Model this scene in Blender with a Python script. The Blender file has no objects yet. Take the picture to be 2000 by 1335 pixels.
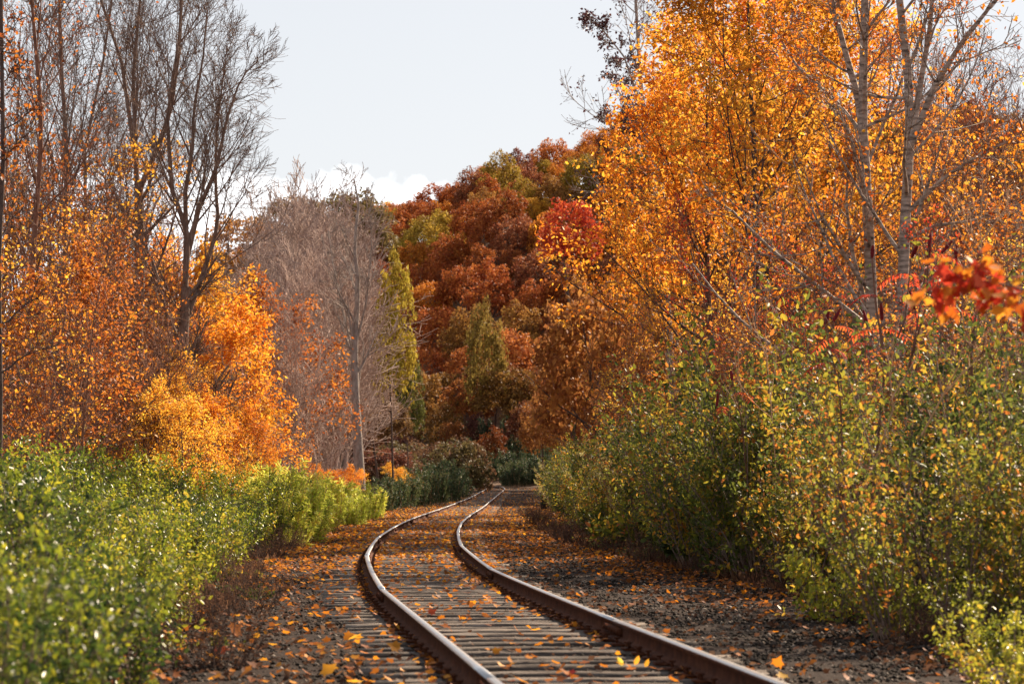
import bpy, math, random
import numpy as np
from mathutils import Vector

# ------------------------------------------------------------------ camera, sky, sun
S = bpy.context.scene
C = S.collection
RAD = math.radians
F, HOR, CAMZ = 5200.0, 937.0, 1.23        # focal length in photo pixels, horizon row, eye height
PITCH = math.atan((HOR - 667.5) / F)
cd = bpy.data.cameras.new('camera'); cam = bpy.data.objects.new('camera', cd); C.objects.link(cam)
cd.sensor_width = 36; cd.lens = 36 * F / 2000
cam.location = (0, 0, CAMZ); cam.rotation_euler = (RAD(90) + PITCH, 0, 0)
cd.clip_start = 0.1; cd.clip_end = 6000
cd.dof.use_dof = True; cd.dof.focus_distance = 46; cd.dof.aperture_fstop = 4.5
S.camera = cam
SUN_AZ, SUN_EL = 37, 34                    # degrees right of the view direction, degrees up
W = bpy.data.worlds.new('World'); S.world = W; W.use_nodes = True
nt = W.node_tree; nt.nodes.clear()
sky = nt.nodes.new('ShaderNodeTexSky'); sky.sky_type = 'NISHITA'; sky.sun_disc = False
sky.sun_elevation = RAD(SUN_EL); sky.sun_rotation = RAD(SUN_AZ)
sky.air_density = 1.0; sky.dust_density = 0.4; sky.ozone_density = 1.0
bg = nt.nodes.new('ShaderNodeBackground'); bg.inputs[1].default_value = 0.078
# low white cloud bank all round the horizon
tc = nt.nodes.new('ShaderNodeTexCoord')
sep = nt.nodes.new('ShaderNodeSeparateXYZ'); nt.links.new(tc.outputs['Generated'], sep.inputs[0])
n1 = nt.nodes.new('ShaderNodeTexNoise'); n1.inputs['Scale'].default_value = 7; n1.inputs['Detail'].default_value = 3
n2 = nt.nodes.new('ShaderNodeTexNoise'); n2.inputs['Scale'].default_value = 45; n2.inputs['Detail'].default_value = 6
for n in (n1, n2): nt.links.new(tc.outputs['Generated'], n.inputs['Vector'])
def wmath(op, a, b):
    m = nt.nodes.new('ShaderNodeMath'); m.operation = op
    for k, v in enumerate((a, b)):
        if isinstance(v, (int, float)): m.inputs[k].default_value = v
        else: nt.links.new(v, m.inputs[k])
    return m.outputs[0]
edge = wmath('ADD', wmath('MULTIPLY', wmath('SUBTRACT', n1.outputs[0], 0.5), 0.05), wmath('MULTIPLY', wmath('SUBTRACT', n2.outputs[0], 0.5), 0.035))
edge = wmath('ADD', edge, 0.118)
mr = nt.nodes.new('ShaderNodeMapRange'); mr.inputs['From Min'].default_value = 0.0; mr.inputs['From Max'].default_value = 0.008
nt.links.new(wmath('SUBTRACT', edge, sep.outputs[2]), mr.inputs['Value'])
mix = nt.nodes.new('ShaderNodeMixRGB'); mix.inputs[2].default_value = (9.6, 9.6, 9.7, 1)
nt.links.new(wmath('MULTIPLY', mr.outputs[0], 0.85), mix.inputs[0])
hsv = nt.nodes.new('ShaderNodeHueSaturation'); hsv.inputs['Saturation'].default_value = 0.5
nt.links.new(sky.outputs[0], hsv.inputs['Color'])
def vmath(op, a, b):                        # thin high haze evens the sky out: c -> CAP * c / (c + K)
    m = nt.nodes.new('ShaderNodeVectorMath'); m.operation = op
    for k, v in enumerate((a, b)):
        if isinstance(v, tuple): m.inputs[k].default_value = v
        else: nt.links.new(v, m.inputs[k])
    return m.outputs[0]
soft = vmath('DIVIDE', hsv.outputs[0], vmath('ADD', hsv.outputs[0], (4.0, 4.0, 4.0)))
nt.links.new(vmath('MULTIPLY', soft, (7.15, 7.1, 7.2)), mix.inputs[1])
nt.links.new(mix.outputs[0], bg.inputs[0])
wo = nt.nodes.new('ShaderNodeOutputWorld'); nt.links.new(bg.outputs[0], wo.inputs[0])
sl = bpy.data.lights.new('sun', 'SUN'); so = bpy.data.objects.new('sun', sl); C.objects.link(so)
sl.energy = 5.0; sl.angle = RAD(0.5); sl.color = (1.0, 0.81, 0.60)
sd = Vector((math.sin(RAD(SUN_AZ)) * math.cos(RAD(SUN_EL)), math.cos(RAD(SUN_AZ)) * math.cos(RAD(SUN_EL)), math.sin(RAD(SUN_EL))))
so.rotation_euler = sd.to_track_quat('Z', 'Y').to_euler()
S.view_settings.view_transform = 'Standard'; S.view_settings.look = 'None'
S.view_settings.exposure = 1.30; S.view_settings.gamma = 1; S.view_settings.use_curve_mapping = False
S.cycles.max_bounces = 6; S.cycles.diffuse_bounces = 3; S.cycles.transmission_bounces = 4
S.cycles.use_denoising = True; S.cycles.sample_clamp_indirect = 6

# ------------------------------------------------------------------ helpers
rs = np.random.RandomState(11); rnd = random.Random(5)
def norm(v): return v / np.maximum(np.linalg.norm(v, axis=-1, keepdims=True), 1e-9)
def tag(o, label=None, cat=None, group=None, kind=None):
    for k, v in (('label', label), ('category', cat), ('group', group), ('kind', kind)):
        if v: o[k] = v
    return o
def mesh(name, V, Fc, tone=None, smooth=False, mats=(), midx=None):
    """V (n,3), Fc (m,k) or a list of such arrays; tone per face"""
    if not isinstance(Fc, list): Fc = [Fc]
    me = bpy.data.meshes.new(name)
    nf = sum(len(f) for f in Fc); nl = sum(f.size for f in Fc)
    me.vertices.add(len(V)); me.vertices.foreach_set('co', np.ascontiguousarray(V, dtype=np.float32).ravel())
    me.loops.add(nl); me.loops.foreach_set('vertex_index', np.concatenate([f.ravel() for f in Fc]).astype(np.int32))
    tot = np.concatenate([np.full(len(f), f.shape[1]) for f in Fc]); st = np.concatenate([[0], np.cumsum(tot)[:-1]])
    me.polygons.add(nf); me.polygons.foreach_set('loop_start', st.astype(np.int32)); me.polygons.foreach_set('loop_total', tot.astype(np.int32))
    if midx is not None: me.polygons.foreach_set('material_index', np.asarray(midx, dtype=np.int32))
    if smooth: me.polygons.foreach_set('use_smooth', np.ones(nf, dtype=bool))
    me.update(calc_edges=True)
    if tone is not None:
        a = me.attributes.new('tone', 'FLOAT', 'FACE'); a.data.foreach_set('value', np.asarray(tone, dtype=np.float32))
    for m in mats: me.materials.append(m)
    return me
def obj(name, me, parent=None, loc=(0, 0, 0), rz=0, sc=None, color=None):
    o = bpy.data.objects.new(name, me); C.objects.link(o)
    o.location = loc; o.rotation_euler = (0, 0, rz)
    if sc is not None: o.scale = (sc, sc, sc) if isinstance(sc, (int, float)) else sc
    if parent: o.parent = parent
    if color: o.color = (*color, 1)
    return o
ONES = ['', 'first', 'second', 'third', 'fourth', 'fifth', 'sixth', 'seventh', 'eighth', 'ninth', 'tenth', 'eleventh', 'twelfth', 'thirteenth',
        'fourteenth', 'fifteenth', 'sixteenth', 'seventeenth', 'eighteenth', 'nineteenth']
TENS = ['', '', 'twenty', 'thirty', 'forty', 'fifty', 'sixty', 'seventy', 'eighty', 'ninety']
def ordinal(n):
    if n < 20: return ONES[n]
    if n % 10 == 0: return TENS[n // 10][:-1] + 'ieth'
    return TENS[n // 10] + '-' + ONES[n % 10]
def wx(px, Y): return (px - 1000) * Y / F
def wz(py, Y): return CAMZ + Y * math.tan(math.atan((667.5 - py) / F) + PITCH)
def sstep(a, b, x):
    t = np.clip((x - a) / (b - a), 0, 1); return t * t * (3 - 2 * t)
def vnoise(x, y, s):
    return (np.sin(x * s * 1.3 + 2.1 * np.sin(y * s * .7)) + np.sin(y * s * 1.7 + 1.3 * np.sin(x * s * .9 + 1)) + np.sin((x + y) * s * .6 + 4)) / 3

# ------------------------------------------------------------------ materials
def mat(name):
    m = bpy.data.materials.new(name); m.use_nodes = True; m.node_tree.nodes.clear(); return m
def N(m, t, **kw):
    n = m.node_tree.nodes.new(t)
    for k, v in kw.items():
        if k.startswith('i_'): n.inputs[k[2:].replace('_', ' ')].default_value = v
        else: setattr(n, k, v)
    return n
def L(m, a, b): m.node_tree.links.new(a, b)
def ramp(m, stops, fac, interp='LINEAR'):
    r = N(m, 'ShaderNodeValToRGB'); cr = r.color_ramp; cr.interpolation = interp
    while len(cr.elements) < len(stops): cr.elements.new(0.5)
    for e, (p, c) in zip(cr.elements, stops): e.position = p; e.color = (*c, 1)
    L(m, fac, r.inputs[0]); return r.outputs[0]
def leaf_mat(name, stops=None, trans=0.45, rough=0.5, spec=0.3, objcol=False, interp='LINEAR'):
    m = mat(name); at = N(m, 'ShaderNodeAttribute', attribute_name='tone')
    oi = N(m, 'ShaderNodeObjectInfo')
    if objcol:
        val = N(m, 'ShaderNodeMapRange'); L(m, at.outputs['Fac'], val.inputs[0]); val.inputs[3].default_value = 0.45; val.inputs[4].default_value = 1.55
        hue = N(m, 'ShaderNodeMapRange'); L(m, at.outputs['Fac'], hue.inputs[0]); hue.inputs[3].default_value = 0.485; hue.inputs[4].default_value = 0.52
        h = N(m, 'ShaderNodeHueSaturation'); L(m, val.outputs[0], h.inputs['Value']); L(m, hue.outputs[0], h.inputs['Hue']); L(m, oi.outputs['Color'], h.inputs['Color'])
        col = h.outputs[0]
    else:
        sh = N(m, 'ShaderNodeMapRange'); L(m, oi.outputs['Random'], sh.inputs[0]); sh.inputs[3].default_value = -.2; sh.inputs[4].default_value = .2
        ad = N(m, 'ShaderNodeMath'); L(m, at.outputs['Fac'], ad.inputs[0]); L(m, sh.outputs[0], ad.inputs[1]); ad.use_clamp = True
        col = ramp(m, stops, ad.outputs[0], interp)
        h = N(m, 'ShaderNodeHueSaturation'); L(m, col, h.inputs['Color'])
        mr = N(m, 'ShaderNodeMapRange'); L(m, oi.outputs['Random'], mr.inputs[0]); mr.inputs[3].default_value = 0.8; mr.inputs[4].default_value = 1.2
        L(m, mr.outputs[0], h.inputs['Value']); col = h.outputs[0]
    p = N(m, 'ShaderNodeBsdfPrincipled'); p.inputs['Roughness'].default_value = rough; p.inputs['Specular IOR Level'].default_value = spec
    L(m, col, p.inputs['Base Color'])
    t = N(m, 'ShaderNodeBsdfTranslucent'); L(m, col, t.inputs['Color'])
    g = N(m, 'ShaderNodeGamma'); g.inputs[1].default_value = 0.85; L(m, col, g.inputs[0]); L(m, g.outputs[0], t.inputs['Color'])
    mx = N(m, 'ShaderNodeMixShader'); mx.inputs[0].default_value = trans; L(m, p.outputs[0], mx.inputs[1]); L(m, t.outputs[0], mx.inputs[2])
    o = N(m, 'ShaderNodeOutputMaterial'); L(m, mx.outputs[0], o.inputs[0]); return m
def rough_mat(name, stops, scale=5, rough=0.9, bump=0.3, bscale=30, stretch=(1, 1, 1), metallic=0, spec=0.2, coord='Object', objvar=0.0):
    m = mat(name); tc = N(m, 'ShaderNodeTexCoord'); mp = N(m, 'ShaderNodeMapping'); mp.inputs['Scale'].default_value = stretch
    L(m, tc.outputs[coord], mp.inputs[0])
    n = N(m, 'ShaderNodeTexNoise'); n.inputs['Scale'].default_value = scale; n.inputs['Detail'].default_value = 8; n.inputs['Roughness'].default_value = .65; L(m, mp.outputs[0], n.inputs['Vector'])
    col = ramp(m, stops, n.outputs[0])
    if objvar:
        oi = N(m, 'ShaderNodeObjectInfo'); h = N(m, 'ShaderNodeHueSaturation'); r2 = N(m, 'ShaderNodeMapRange'); L(m, oi.outputs['Random'], r2.inputs[0])
        r2.inputs[3].default_value = 1 - objvar; r2.inputs[4].default_value = 1 + objvar; L(m, r2.outputs[0], h.inputs['Value']); L(m, col, h.inputs['Color']); col = h.outputs[0]
    b = N(m, 'ShaderNodeTexNoise'); b.inputs['Scale'].default_value = bscale; b.inputs['Detail'].default_value = 6; L(m, mp.outputs[0], b.inputs['Vector'])
    bp = N(m, 'ShaderNodeBump'); bp.inputs['Strength'].default_value = bump; bp.inputs['Distance'].default_value = 0.02; L(m, b.outputs[0], bp.inputs['Height'])
    p = N(m, 'ShaderNodeBsdfPrincipled'); p.inputs['Roughness'].default_value = rough; p.inputs['Metallic'].default_value = metallic; p.inputs['Specular IOR Level'].default_value = spec
    L(m, col, p.inputs['Base Color']); L(m, bp.outputs[0], p.inputs['Normal'])
    o = N(m, 'ShaderNodeOutputMaterial'); L(m, p.outputs[0], o.inputs[0]); return m
def tone_mat(name, stops, rough=0.85, spec=0.2):
    m = mat(name); at = N(m, 'ShaderNodeAttribute', attribute_name='tone'); col = ramp(m, stops, at.outputs['Fac'])
    p = N(m, 'ShaderNodeBsdfPrincipled'); p.inputs['Roughness'].default_value = rough; p.inputs['Specular IOR Level'].default_value = spec
    L(m, col, p.inputs['Base Color']); o = N(m, 'ShaderNodeOutputMaterial'); L(m, p.outputs[0], o.inputs[0]); return m

M = {}
M['ground'] = rough_mat('leaf_litter_soil', [(0.3, (.035, .02, .012)), (0.5, (.09, .045, .02)), (0.62, (.16, .07, .025)), (0.75, (.07, .06, .02))], 3, bump=.6, bscale=14)
M['ballast'] = rough_mat('crushed_stone', [(0.3, (.014, .010, .008)), (0.5, (.034, .024, .02)), (0.68, (.07, .052, .042)), (0.8, (.14, .11, .09))], 26, bump=1.0, bscale=35, rough=.95, spec=.05)
M['stone'] = tone_mat('loose_stone', [(0, (.012, .009, .007)), (.5, (.032, .024, .019)), (.82, (.07, .052, .042)), (1, (.32, .26, .21))], .85, .1)
M['sleeper'] = rough_mat('weathered_oak', [(0.3, (.03, .022, .017)), (0.46, (.10, .078, .064)), (0.62, (.22, .18, .15)), (0.8, (.36, .30, .26))], 3, bump=.9, bscale=10, stretch=(.7, 9, 4), objvar=.35)
M['oldwood'] = rough_mat('creosoted_timber', [(0.3, (.006, .005, .004)), (0.6, (.022, .016, .012)), (0.8, (.05, .035, .025))], 4, bump=.6, stretch=(1, 6, 6))
M['rust'] = rough_mat('rusty_steel', [(0.3, (.035, .012, .007)), (0.5, (.085, .028, .013)), (0.75, (.15, .055, .027))], 9, rough=.85, bump=.6, bscale=50, spec=.1)
M['steel'] = rough_mat('polished_steel', [(0.35, (.45, .44, .43)), (0.7, (.62, .61, .6))], 12, rough=.3, bump=.08, bscale=8, metallic=1)
M['bark_brown'] = rough_mat('brown_bark', [(0.3, (.10, .065, .05)), (0.55, (.23, .155, .12)), (0.8, (.38, .28, .23))], 6, bump=.8, stretch=(3, 3, .6))
M['bark_grey'] = rough_mat('grey_bark', [(0.3, (.18, .14, .12)), (0.55, (.36, .30, .26)), (0.8, (.52, .45, .40))], 5, bump=.5, stretch=(2, 2, .8))
M['bark_dark'] = rough_mat('dark_bark', [(0.3, (.05, .03, .025)), (0.6, (.12, .08, .065)), (0.8, (.20, .14, .11))], 6, bump=.7, stretch=(3, 3, .6))
M['bark_twig'] = rough_mat('reddish_twigs', [(0.3, (.12, .055, .035)), (0.6, (.24, .12, .08)), (0.8, (.34, .19, .13))], 6, bump=.2, objvar=.2)
M['bark_pink'] = rough_mat('pale_taupe_twigs', [(0.3, (.28, .19, .16)), (0.6, (.42, .31, .26)), (0.8, (.55, .42, .36))], 4, bump=.2, objvar=.25)
M['stalk'] = rough_mat('pale_tan_stalk', [(0.3, (.40, .22, .11)), (0.7, (.60, .36, .20))], 6, bump=.2)
# smooth pale bark with dark horizontal scars
m = mat('birch_bark'); tcn = N(m, 'ShaderNodeTexCoord'); mp = N(m, 'ShaderNodeMapping'); mp.inputs['Scale'].default_value = (2.2, 2.2, 9); L(m, tcn.outputs['Object'], mp.inputs[0])
nz = N(m, 'ShaderNodeTexNoise'); nz.inputs['Scale'].default_value = 2.4; nz.inputs['Detail'].default_value = 5; L(m, mp.outputs[0], nz.inputs['Vector'])
col = ramp(m, [(0.32, (.05, .035, .028)), (0.40, (.18, .13, .10)), (0.55, (.34, .26, .21)), (0.75, (.46, .37, .30))], nz.outputs[0])
bpn = N(m, 'ShaderNodeBump'); bpn.inputs['Strength'].default_value = .5; bpn.inputs['Distance'].default_value = .01; L(m, nz.outputs[0], bpn.inputs['Height'])
p = N(m, 'ShaderNodeBsdfPrincipled'); p.inputs['Roughness'].default_value = .75; L(m, col, p.inputs['Base Color']); L(m, bpn.outputs[0], p.inputs['Normal'])
o_ = N(m, 'ShaderNodeOutputMaterial'); L(m, p.outputs[0], o_.inputs[0]); M['birch'] = m
OR = [(0, (.38, .055, .008)), (.25, (.60, .14, .01)), (.6, (.78, .26, .015)), (.85, (.85, .40, .03)), (1, (.65, .36, .04))]
M['l_orange'] = leaf_mat('orange_leaf', OR, trans=.6)
M['l_rust'] = leaf_mat('rust_leaf', [(0, (.20, .04, .012)), (.4, (.42, .10, .015)), (.8, (.62, .20, .02)), (1, (.5, .26, .03))], trans=.58)
M['l_gold'] = leaf_mat('golden_leaf', [(0, (.45, .14, .012)), (.4, (.75, .30, .02)), (.8, (.82, .45, .04)), (1, (.6, .5, .06))], trans=.6)
M['l_red'] = leaf_mat('red_leaf', [(0, (.30, .012, .01)), (.6, (.62, .05, .02)), (1, (.70, .16, .03))], trans=.5)
M['l_maroon'] = leaf_mat('maroon_leaf', [(0, (.05, .015, .02)), (1, (.16, .05, .05))], trans=.3)
M['l_privet'] = leaf_mat('glossy_green_leaf', [(0, (.022, .045, .010)), (.38, (.075, .115, .012)), (.64, (.22, .25, .014)), (.86, (.42, .38, .018)), (.97, (.55, .38, .03))], trans=.48, rough=.35, spec=.38)
M['l_olive'] = leaf_mat('olive_leaf', [(0, (.028, .034, .012)), (.32, (.05, .07, .014)), (.58, (.11, .125, .016)), (.77, (.30, .25, .02)), (.9, (.55, .28, .025)), (1, (.42, .12, .02))], trans=.5, rough=.5, spec=.22)
M['l_yellow'] = leaf_mat('yellow_green_leaf', [(0, (.08, .11, .012)), (.4, (.20, .21, .016)), (.8, (.42, .38, .025)), (1, (.62, .34, .03))], trans=.5, rough=.4, spec=.4)
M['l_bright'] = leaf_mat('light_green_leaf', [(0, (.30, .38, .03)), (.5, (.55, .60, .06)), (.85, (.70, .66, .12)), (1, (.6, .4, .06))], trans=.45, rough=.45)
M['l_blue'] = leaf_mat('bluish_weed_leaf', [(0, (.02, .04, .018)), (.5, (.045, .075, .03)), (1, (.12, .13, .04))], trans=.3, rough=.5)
M['l_brown'] = leaf_mat('dry_brown_leaf', [(0, (.05, .022, .014)), (.6, (.13, .06, .035)), (1, (.24, .12, .06))], spec=.1, rough=.8, trans=.3)
M['l_pale'] = leaf_mat('pale_seed_plume', [(0, (.22, .20, .06)), (.6, (.50, .44, .15)), (1, (.62, .52, .28))], trans=.5)
M['l_hill'] = leaf_mat('hillside_leaf', objcol=True, trans=.35, rough=.6, spec=.15)
M['l_fallen'] = leaf_mat('fallen_leaf', [(0, (.10, .035, .012)), (.35, (.34, .09, .012)), (.62, (.66, .19, .010)), (.85, (.80, .34, .02)), (.97, (.75, .48, .04))], trans=.45, rough=.6, spec=.2, interp='LINEAR')
M['cone'] = rough_mat('sumac_cone', [(0.3, (.08, .006, .008)), (0.7, (.22, .015, .018))], 20, bump=.8)

# ------------------------------------------------------------------ track line and terrain
cp = np.array([(3.2, -12), (2.7, -6), (2.1, 0), (1.60, 5), (1.08, 10), (.68, 14.3), (.24, 18.8), (-.11, 22.2), (-.48, 25.8), (-.82, 29.6), (-1.19, 35.3), (-1.56, 42.9), (-1.78, 50),
               (-1.96, 60), (-2.06, 70), (-2.06, 80), (-2.0, 92), (-1.92, 108), (-1.88, 130), (-1.85, 150), (-1.72, 175), (-1.45, 200), (-1.3, 215), (-1.5, 228)], float)
a = np.linspace(.06, 1.2, 30); R_ = 135
tail = np.stack([-1.5 - R_ * (1 - np.cos(a)), 229 + R_ * np.sin(a) - 1], 1)
cp = np.vstack([cp, tail])
d = np.concatenate([[0], np.cumsum(np.linalg.norm(np.diff(cp, axis=0), axis=1))])
ss = np.arange(0, d[-1], .25); line = np.stack([np.interp(ss, d, cp[:, 0]), np.interp(ss, d, cp[:, 1])], 1)
for _ in range(3):
    k = np.ones(21) / 21; pad = np.vstack([2 * line[0] - line[10:0:-1], line, 2 * line[-1] - line[-2:-12:-1]])
    line = np.stack([np.convolve(pad[:, 0], k, 'valid'), np.convolve(pad[:, 1], k, 'valid')], 1)
seg = np.concatenate([[0], np.cumsum(np.linalg.norm(np.diff(line, axis=0), axis=1))]); SLEN = seg[-1]
def grade(Y): return .5 * sstep(150, 245, Y) + .15 * sstep(245, 330, Y)
def track(s, off=0.0):
    s = np.asarray(s, float)
    p = np.stack([np.interp(s, seg, line[:, 0]), np.interp(s, seg, line[:, 1])], -1)
    q = np.stack([np.interp(s + .3, seg, line[:, 0]), np.interp(s + .3, seg, line[:, 1])], -1); r = np.stack([np.interp(s - .3, seg, line[:, 0]), np.interp(s - .3, seg, line[:, 1])], -1)
    t = norm(q - r); n = np.stack([t[..., 1], -t[..., 0]], -1)        # n points right
    return p + n * np.asarray(off)[..., None], t, n
cy = line[:, 1]; cx = line[:, 0]
def centre_x(Y): return np.interp(Y, cy[:int(np.argmax(cy)) + 1], cx[:int(np.argmax(cy)) + 1])
HX = np.array([-900, -300, -120, -60, -27, -14, 5, 26, 60, 100, 300, 900]); HH = np.array([20, 25, 29, 39, 45, 46, 52, 58, 48, 44, 44, 40.])
def hill_base(X): return np.where(X < 0, 285 + 1.45 * np.minimum(-X, 200), np.maximum(292 - 1.3 * np.maximum(X - 8, 0), 140))
def height(X, Y):
    X = np.asarray(X, float); Y = np.asarray(Y, float)
    u = X - centre_x(Y)
    z = -.13 + grade(Y) + .03 * vnoise(X, Y, 1.5) * sstep(2, 5, np.abs(u))
    z = z + 1.5 * sstep(6, 24, u) + .25 * sstep(4, 8, u) - .5 * sstep(4, 10, -u)
    t = (Y - hill_base(X)) / 215
    z = z + np.interp(X, HX, HH) * sstep(0, 1, t) + 1.2 * vnoise(X, Y, .07) * sstep(0.02, .2, t) + 6 * vnoise(X, Y, .02) * sstep(.7, 1.3, t)
    return z
xs = np.unique(np.concatenate([np.linspace(-2500, -200, 12), np.arange(-200, -12, 8), np.arange(-12, 14, .6), np.arange(14, 200, 8), np.linspace(200, 2500, 12)]))
ys = np.unique(np.concatenate([np.linspace(-1500, -20, 6), np.arange(-20, 60, 1.), np.arange(60, 300, 4), np.arange(300, 640, 10), np.linspace(640, 4500, 16)]))
GX, GY = np.meshgrid(xs, ys); GZ = height(GX, GY)
idx = np.arange(GX.size).reshape(GX.shape)
q = np.stack([idx[:-1, :-1], idx[:-1, 1:], idx[1:, 1:], idx[1:, :-1]], -1).reshape(-1, 4)
g = obj('ground', mesh('ground', np.stack([GX, GY, GZ], -1).reshape(-1, 3), q, smooth=True, mats=[M['ground']])); tag(g, kind='structure')
# ballast bed
s_ = np.arange(2, SLEN - 6, .35); offs = np.array([-3.3, -2.9, -2.4, -1.9, -1.6, -1.3, -1., -.6, -.2, .2, .6, 1., 1.3, 1.6, 1.9, 2.3, 2.8, 3.3, 3.7, 4.1]) * 1.0
SS, OO = np.meshgrid(s_, offs, indexing='ij'); pp, _, _ = track(SS, OO)
zz = -.036 + .012 * rs.randn(*SS.shape) + grade(pp[..., 1]); zz[:, [0, -1]] -= .15; zz[:, [1, -2]] -= .03
idx = np.arange(SS.size).reshape(SS.shape); q = np.stack([idx[:-1, :-1], idx[:-1, 1:], idx[1:, 1:], idx[1:, :-1]], -1).reshape(-1, 4)
g = obj('ballast_bed', mesh('ballast_bed', np.concatenate([pp, zz[..., None]], -1).reshape(-1, 3), q, smooth=True, mats=[M['ballast']])); tag(g, kind='structure')
# loose stones: flattened octahedra
def near_Y(n, y0, y1, p=1.0):                       # density falls with distance
    u = rs.rand(n); return y0 * (y1 / y0) ** u if p == 1 else (y0 ** (1 - p) + u * (y1 ** (1 - p) - y0 ** (1 - p))) ** (1 / (1 - p))
n = 90000; Y = near_Y(n, 12, 120); off = rs.uniform(-3.0, 3.9, n)
s0 = np.interp(Y, line[:, 1], seg); P2, _, _ = track(s0, off)
oct_v = np.array([(1, 0, 0), (0, 1, 0), (-1, 0, 0), (0, -1, 0), (0, 0, 1), (0, 0, -1)], float)
oct_f = np.array([(0, 1, 4), (1, 2, 4), (2, 3, 4), (3, 0, 4), (1, 0, 5), (2, 1, 5), (3, 2, 5), (0, 3, 5)])
sz = rs.uniform(.011, .028, n) * np.where(Y > 40, 1.5, 1); V = oct_v[None] * (rs.uniform(.55, 1.25, (n, 6, 1))) * sz[:, None, None] * np.array([1, 1, .75])
an = rs.rand(n) * 6.28; ca, sa = np.cos(an)[:, None], np.sin(an)[:, None]
Vx = V[..., 0] * ca - V[..., 1] * sa; Vy = V[..., 0] * sa + V[..., 1] * ca
V = np.stack([Vx + P2[:, :1], Vy + P2[:, 1:2], V[..., 2] + (-.037 + rs.uniform(-.014, .012, n))[:, None] + grade(P2[:, 1])[:, None]], -1).reshape(-1, 3)
Fc = (oct_f[None] + 6 * np.arange(n)[:, None, None]).reshape(-1, 3)
g = obj('gravel', mesh('gravel', V, Fc, tone=np.repeat(rs.rand(n) ** 1.6, 8), mats=[M['stone']])); tag(g, 'loose grey ballast stones strewn around the sleepers', 'gravel', kind='stuff')

# ------------------------------------------------------------------ railway track
tr = obj('railway_track', None); tag(tr, 'rusty single railway track with shiny rail tops curving left into the woods', 'railway track')
prof = [(-.075, 0), (.075, 0), (.075, .012), (.018, .028), (.012, .045), (.012, .125), (.034, .138), (.036, .168), (.026, .178), (0, .180), (-.026, .178), (-.036, .168), (-.034, .138), (-.012, .125), (-.012, .045), (-.018, .028), (-.075, .012)]
prof = np.array(prof) * np.array([.86, .76]); npf = len(prof)
RH = .02
JOINT = 11.9
for side in (-1, 1):
    s_a = 3.0 + (JOINT / 2 if side > 0 else 0); s0 = 3.0
    while s0 < SLEN - 12:
        s1 = s_a + JOINT if s0 == 3.0 else s0 + JOINT
        sv = np.linspace(s0, s1 - .006, 13); P2, t, nn = track(sv, np.full(13, side * .7525))
        chord = P2[0] + (P2[-1] - P2[0]) * np.linspace(0, 1, 13)[:, None]; P2 = P2 * .45 + chord * .55
        z = grade(P2[:, 1]) + RH
        V = np.concatenate([np.concatenate([P2[i] + nn[i] * prof[:, :1], z[i] + prof[:, 1:]], 1) for i in range(13)])
        fq, mi = [], []
        for i in range(12):
            for j in range(npf):
                k = (j + 1) % npf
                fq.append((i * npf + j, i * npf + k, (i + 1) * npf + k, (i + 1) * npf + j)); mi.append(1 if j in (7, 8, 9, 10) else 0)
        caps = np.array([list(range(npf))[::-1], [12 * npf + j for j in range(npf)]])
        r = obj('rail', mesh('rail', V, [np.array(fq), caps], midx=mi + [0, 0], mats=[M['rust'], M['steel']]), tr)
        # joint bar over the gap at the far end
        if s1 < 140:
            P3, t3, n3 = track(np.array([s1 - .45, s1 + .45]), np.full(2, side * .7525))
            P3 = P3 * .45 + P2[-1] * .55 + (P3 - P3.mean(0)) * .55
            vs = []; fs = []
            for sg in (-1, 1):
                b0 = len(vs)
                for i in range(2):
                    for (o1, h) in ((.012, .03), (.034, .03), (.030, .092), (.012, .092)): vs.append((*(P3[i] + n3[i] * o1 * sg), grade(P3[i, 1]) + RH + h))
                fs += [(b0, b0 + 1, b0 + 5, b0 + 4), (b0 + 1, b0 + 2, b0 + 6, b0 + 5), (b0 + 2, b0 + 3, b0 + 7, b0 + 6), (b0, b0 + 3, b0 + 2, b0 + 1), (b0 + 4, b0 + 5, b0 + 6, b0 + 7)]
                for kb in range(6):
                    c0 = P3[0] + (P3[1] - P3[0]) * (kb + .5) / 6 + n3[0] * .032 * sg; tt = t3[0] * .012; b1 = len(vs)
                    for (du, dh, do) in ((-1, -.014, 0), (1, -.014, 0), (1, .014, 0), (-1, .014, 0), (-1, -.014, .02), (1, -.014, .02), (1, .014, .02), (-1, .014, .02)):
                        vs.append((*(c0 + tt * du + n3[0] * do * sg), grade(c0[1]) + RH + .06 + dh))
                    fs += [(b1, b1 + 1, b1 + 5, b1 + 4), (b1 + 1, b1 + 2, b1 + 6, b1 + 5), (b1 + 2, b1 + 3, b1 + 7, b1 + 6), (b1 + 3, b1, b1 + 4, b1 + 7), (b1 + 4, b1 + 5, b1 + 6, b1 + 7)]
            obj('joint_bar', mesh('joint_bar', np.array(vs, float), np.array(fs), mats=[M['rust']]), r)
        s0 = s1
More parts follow.
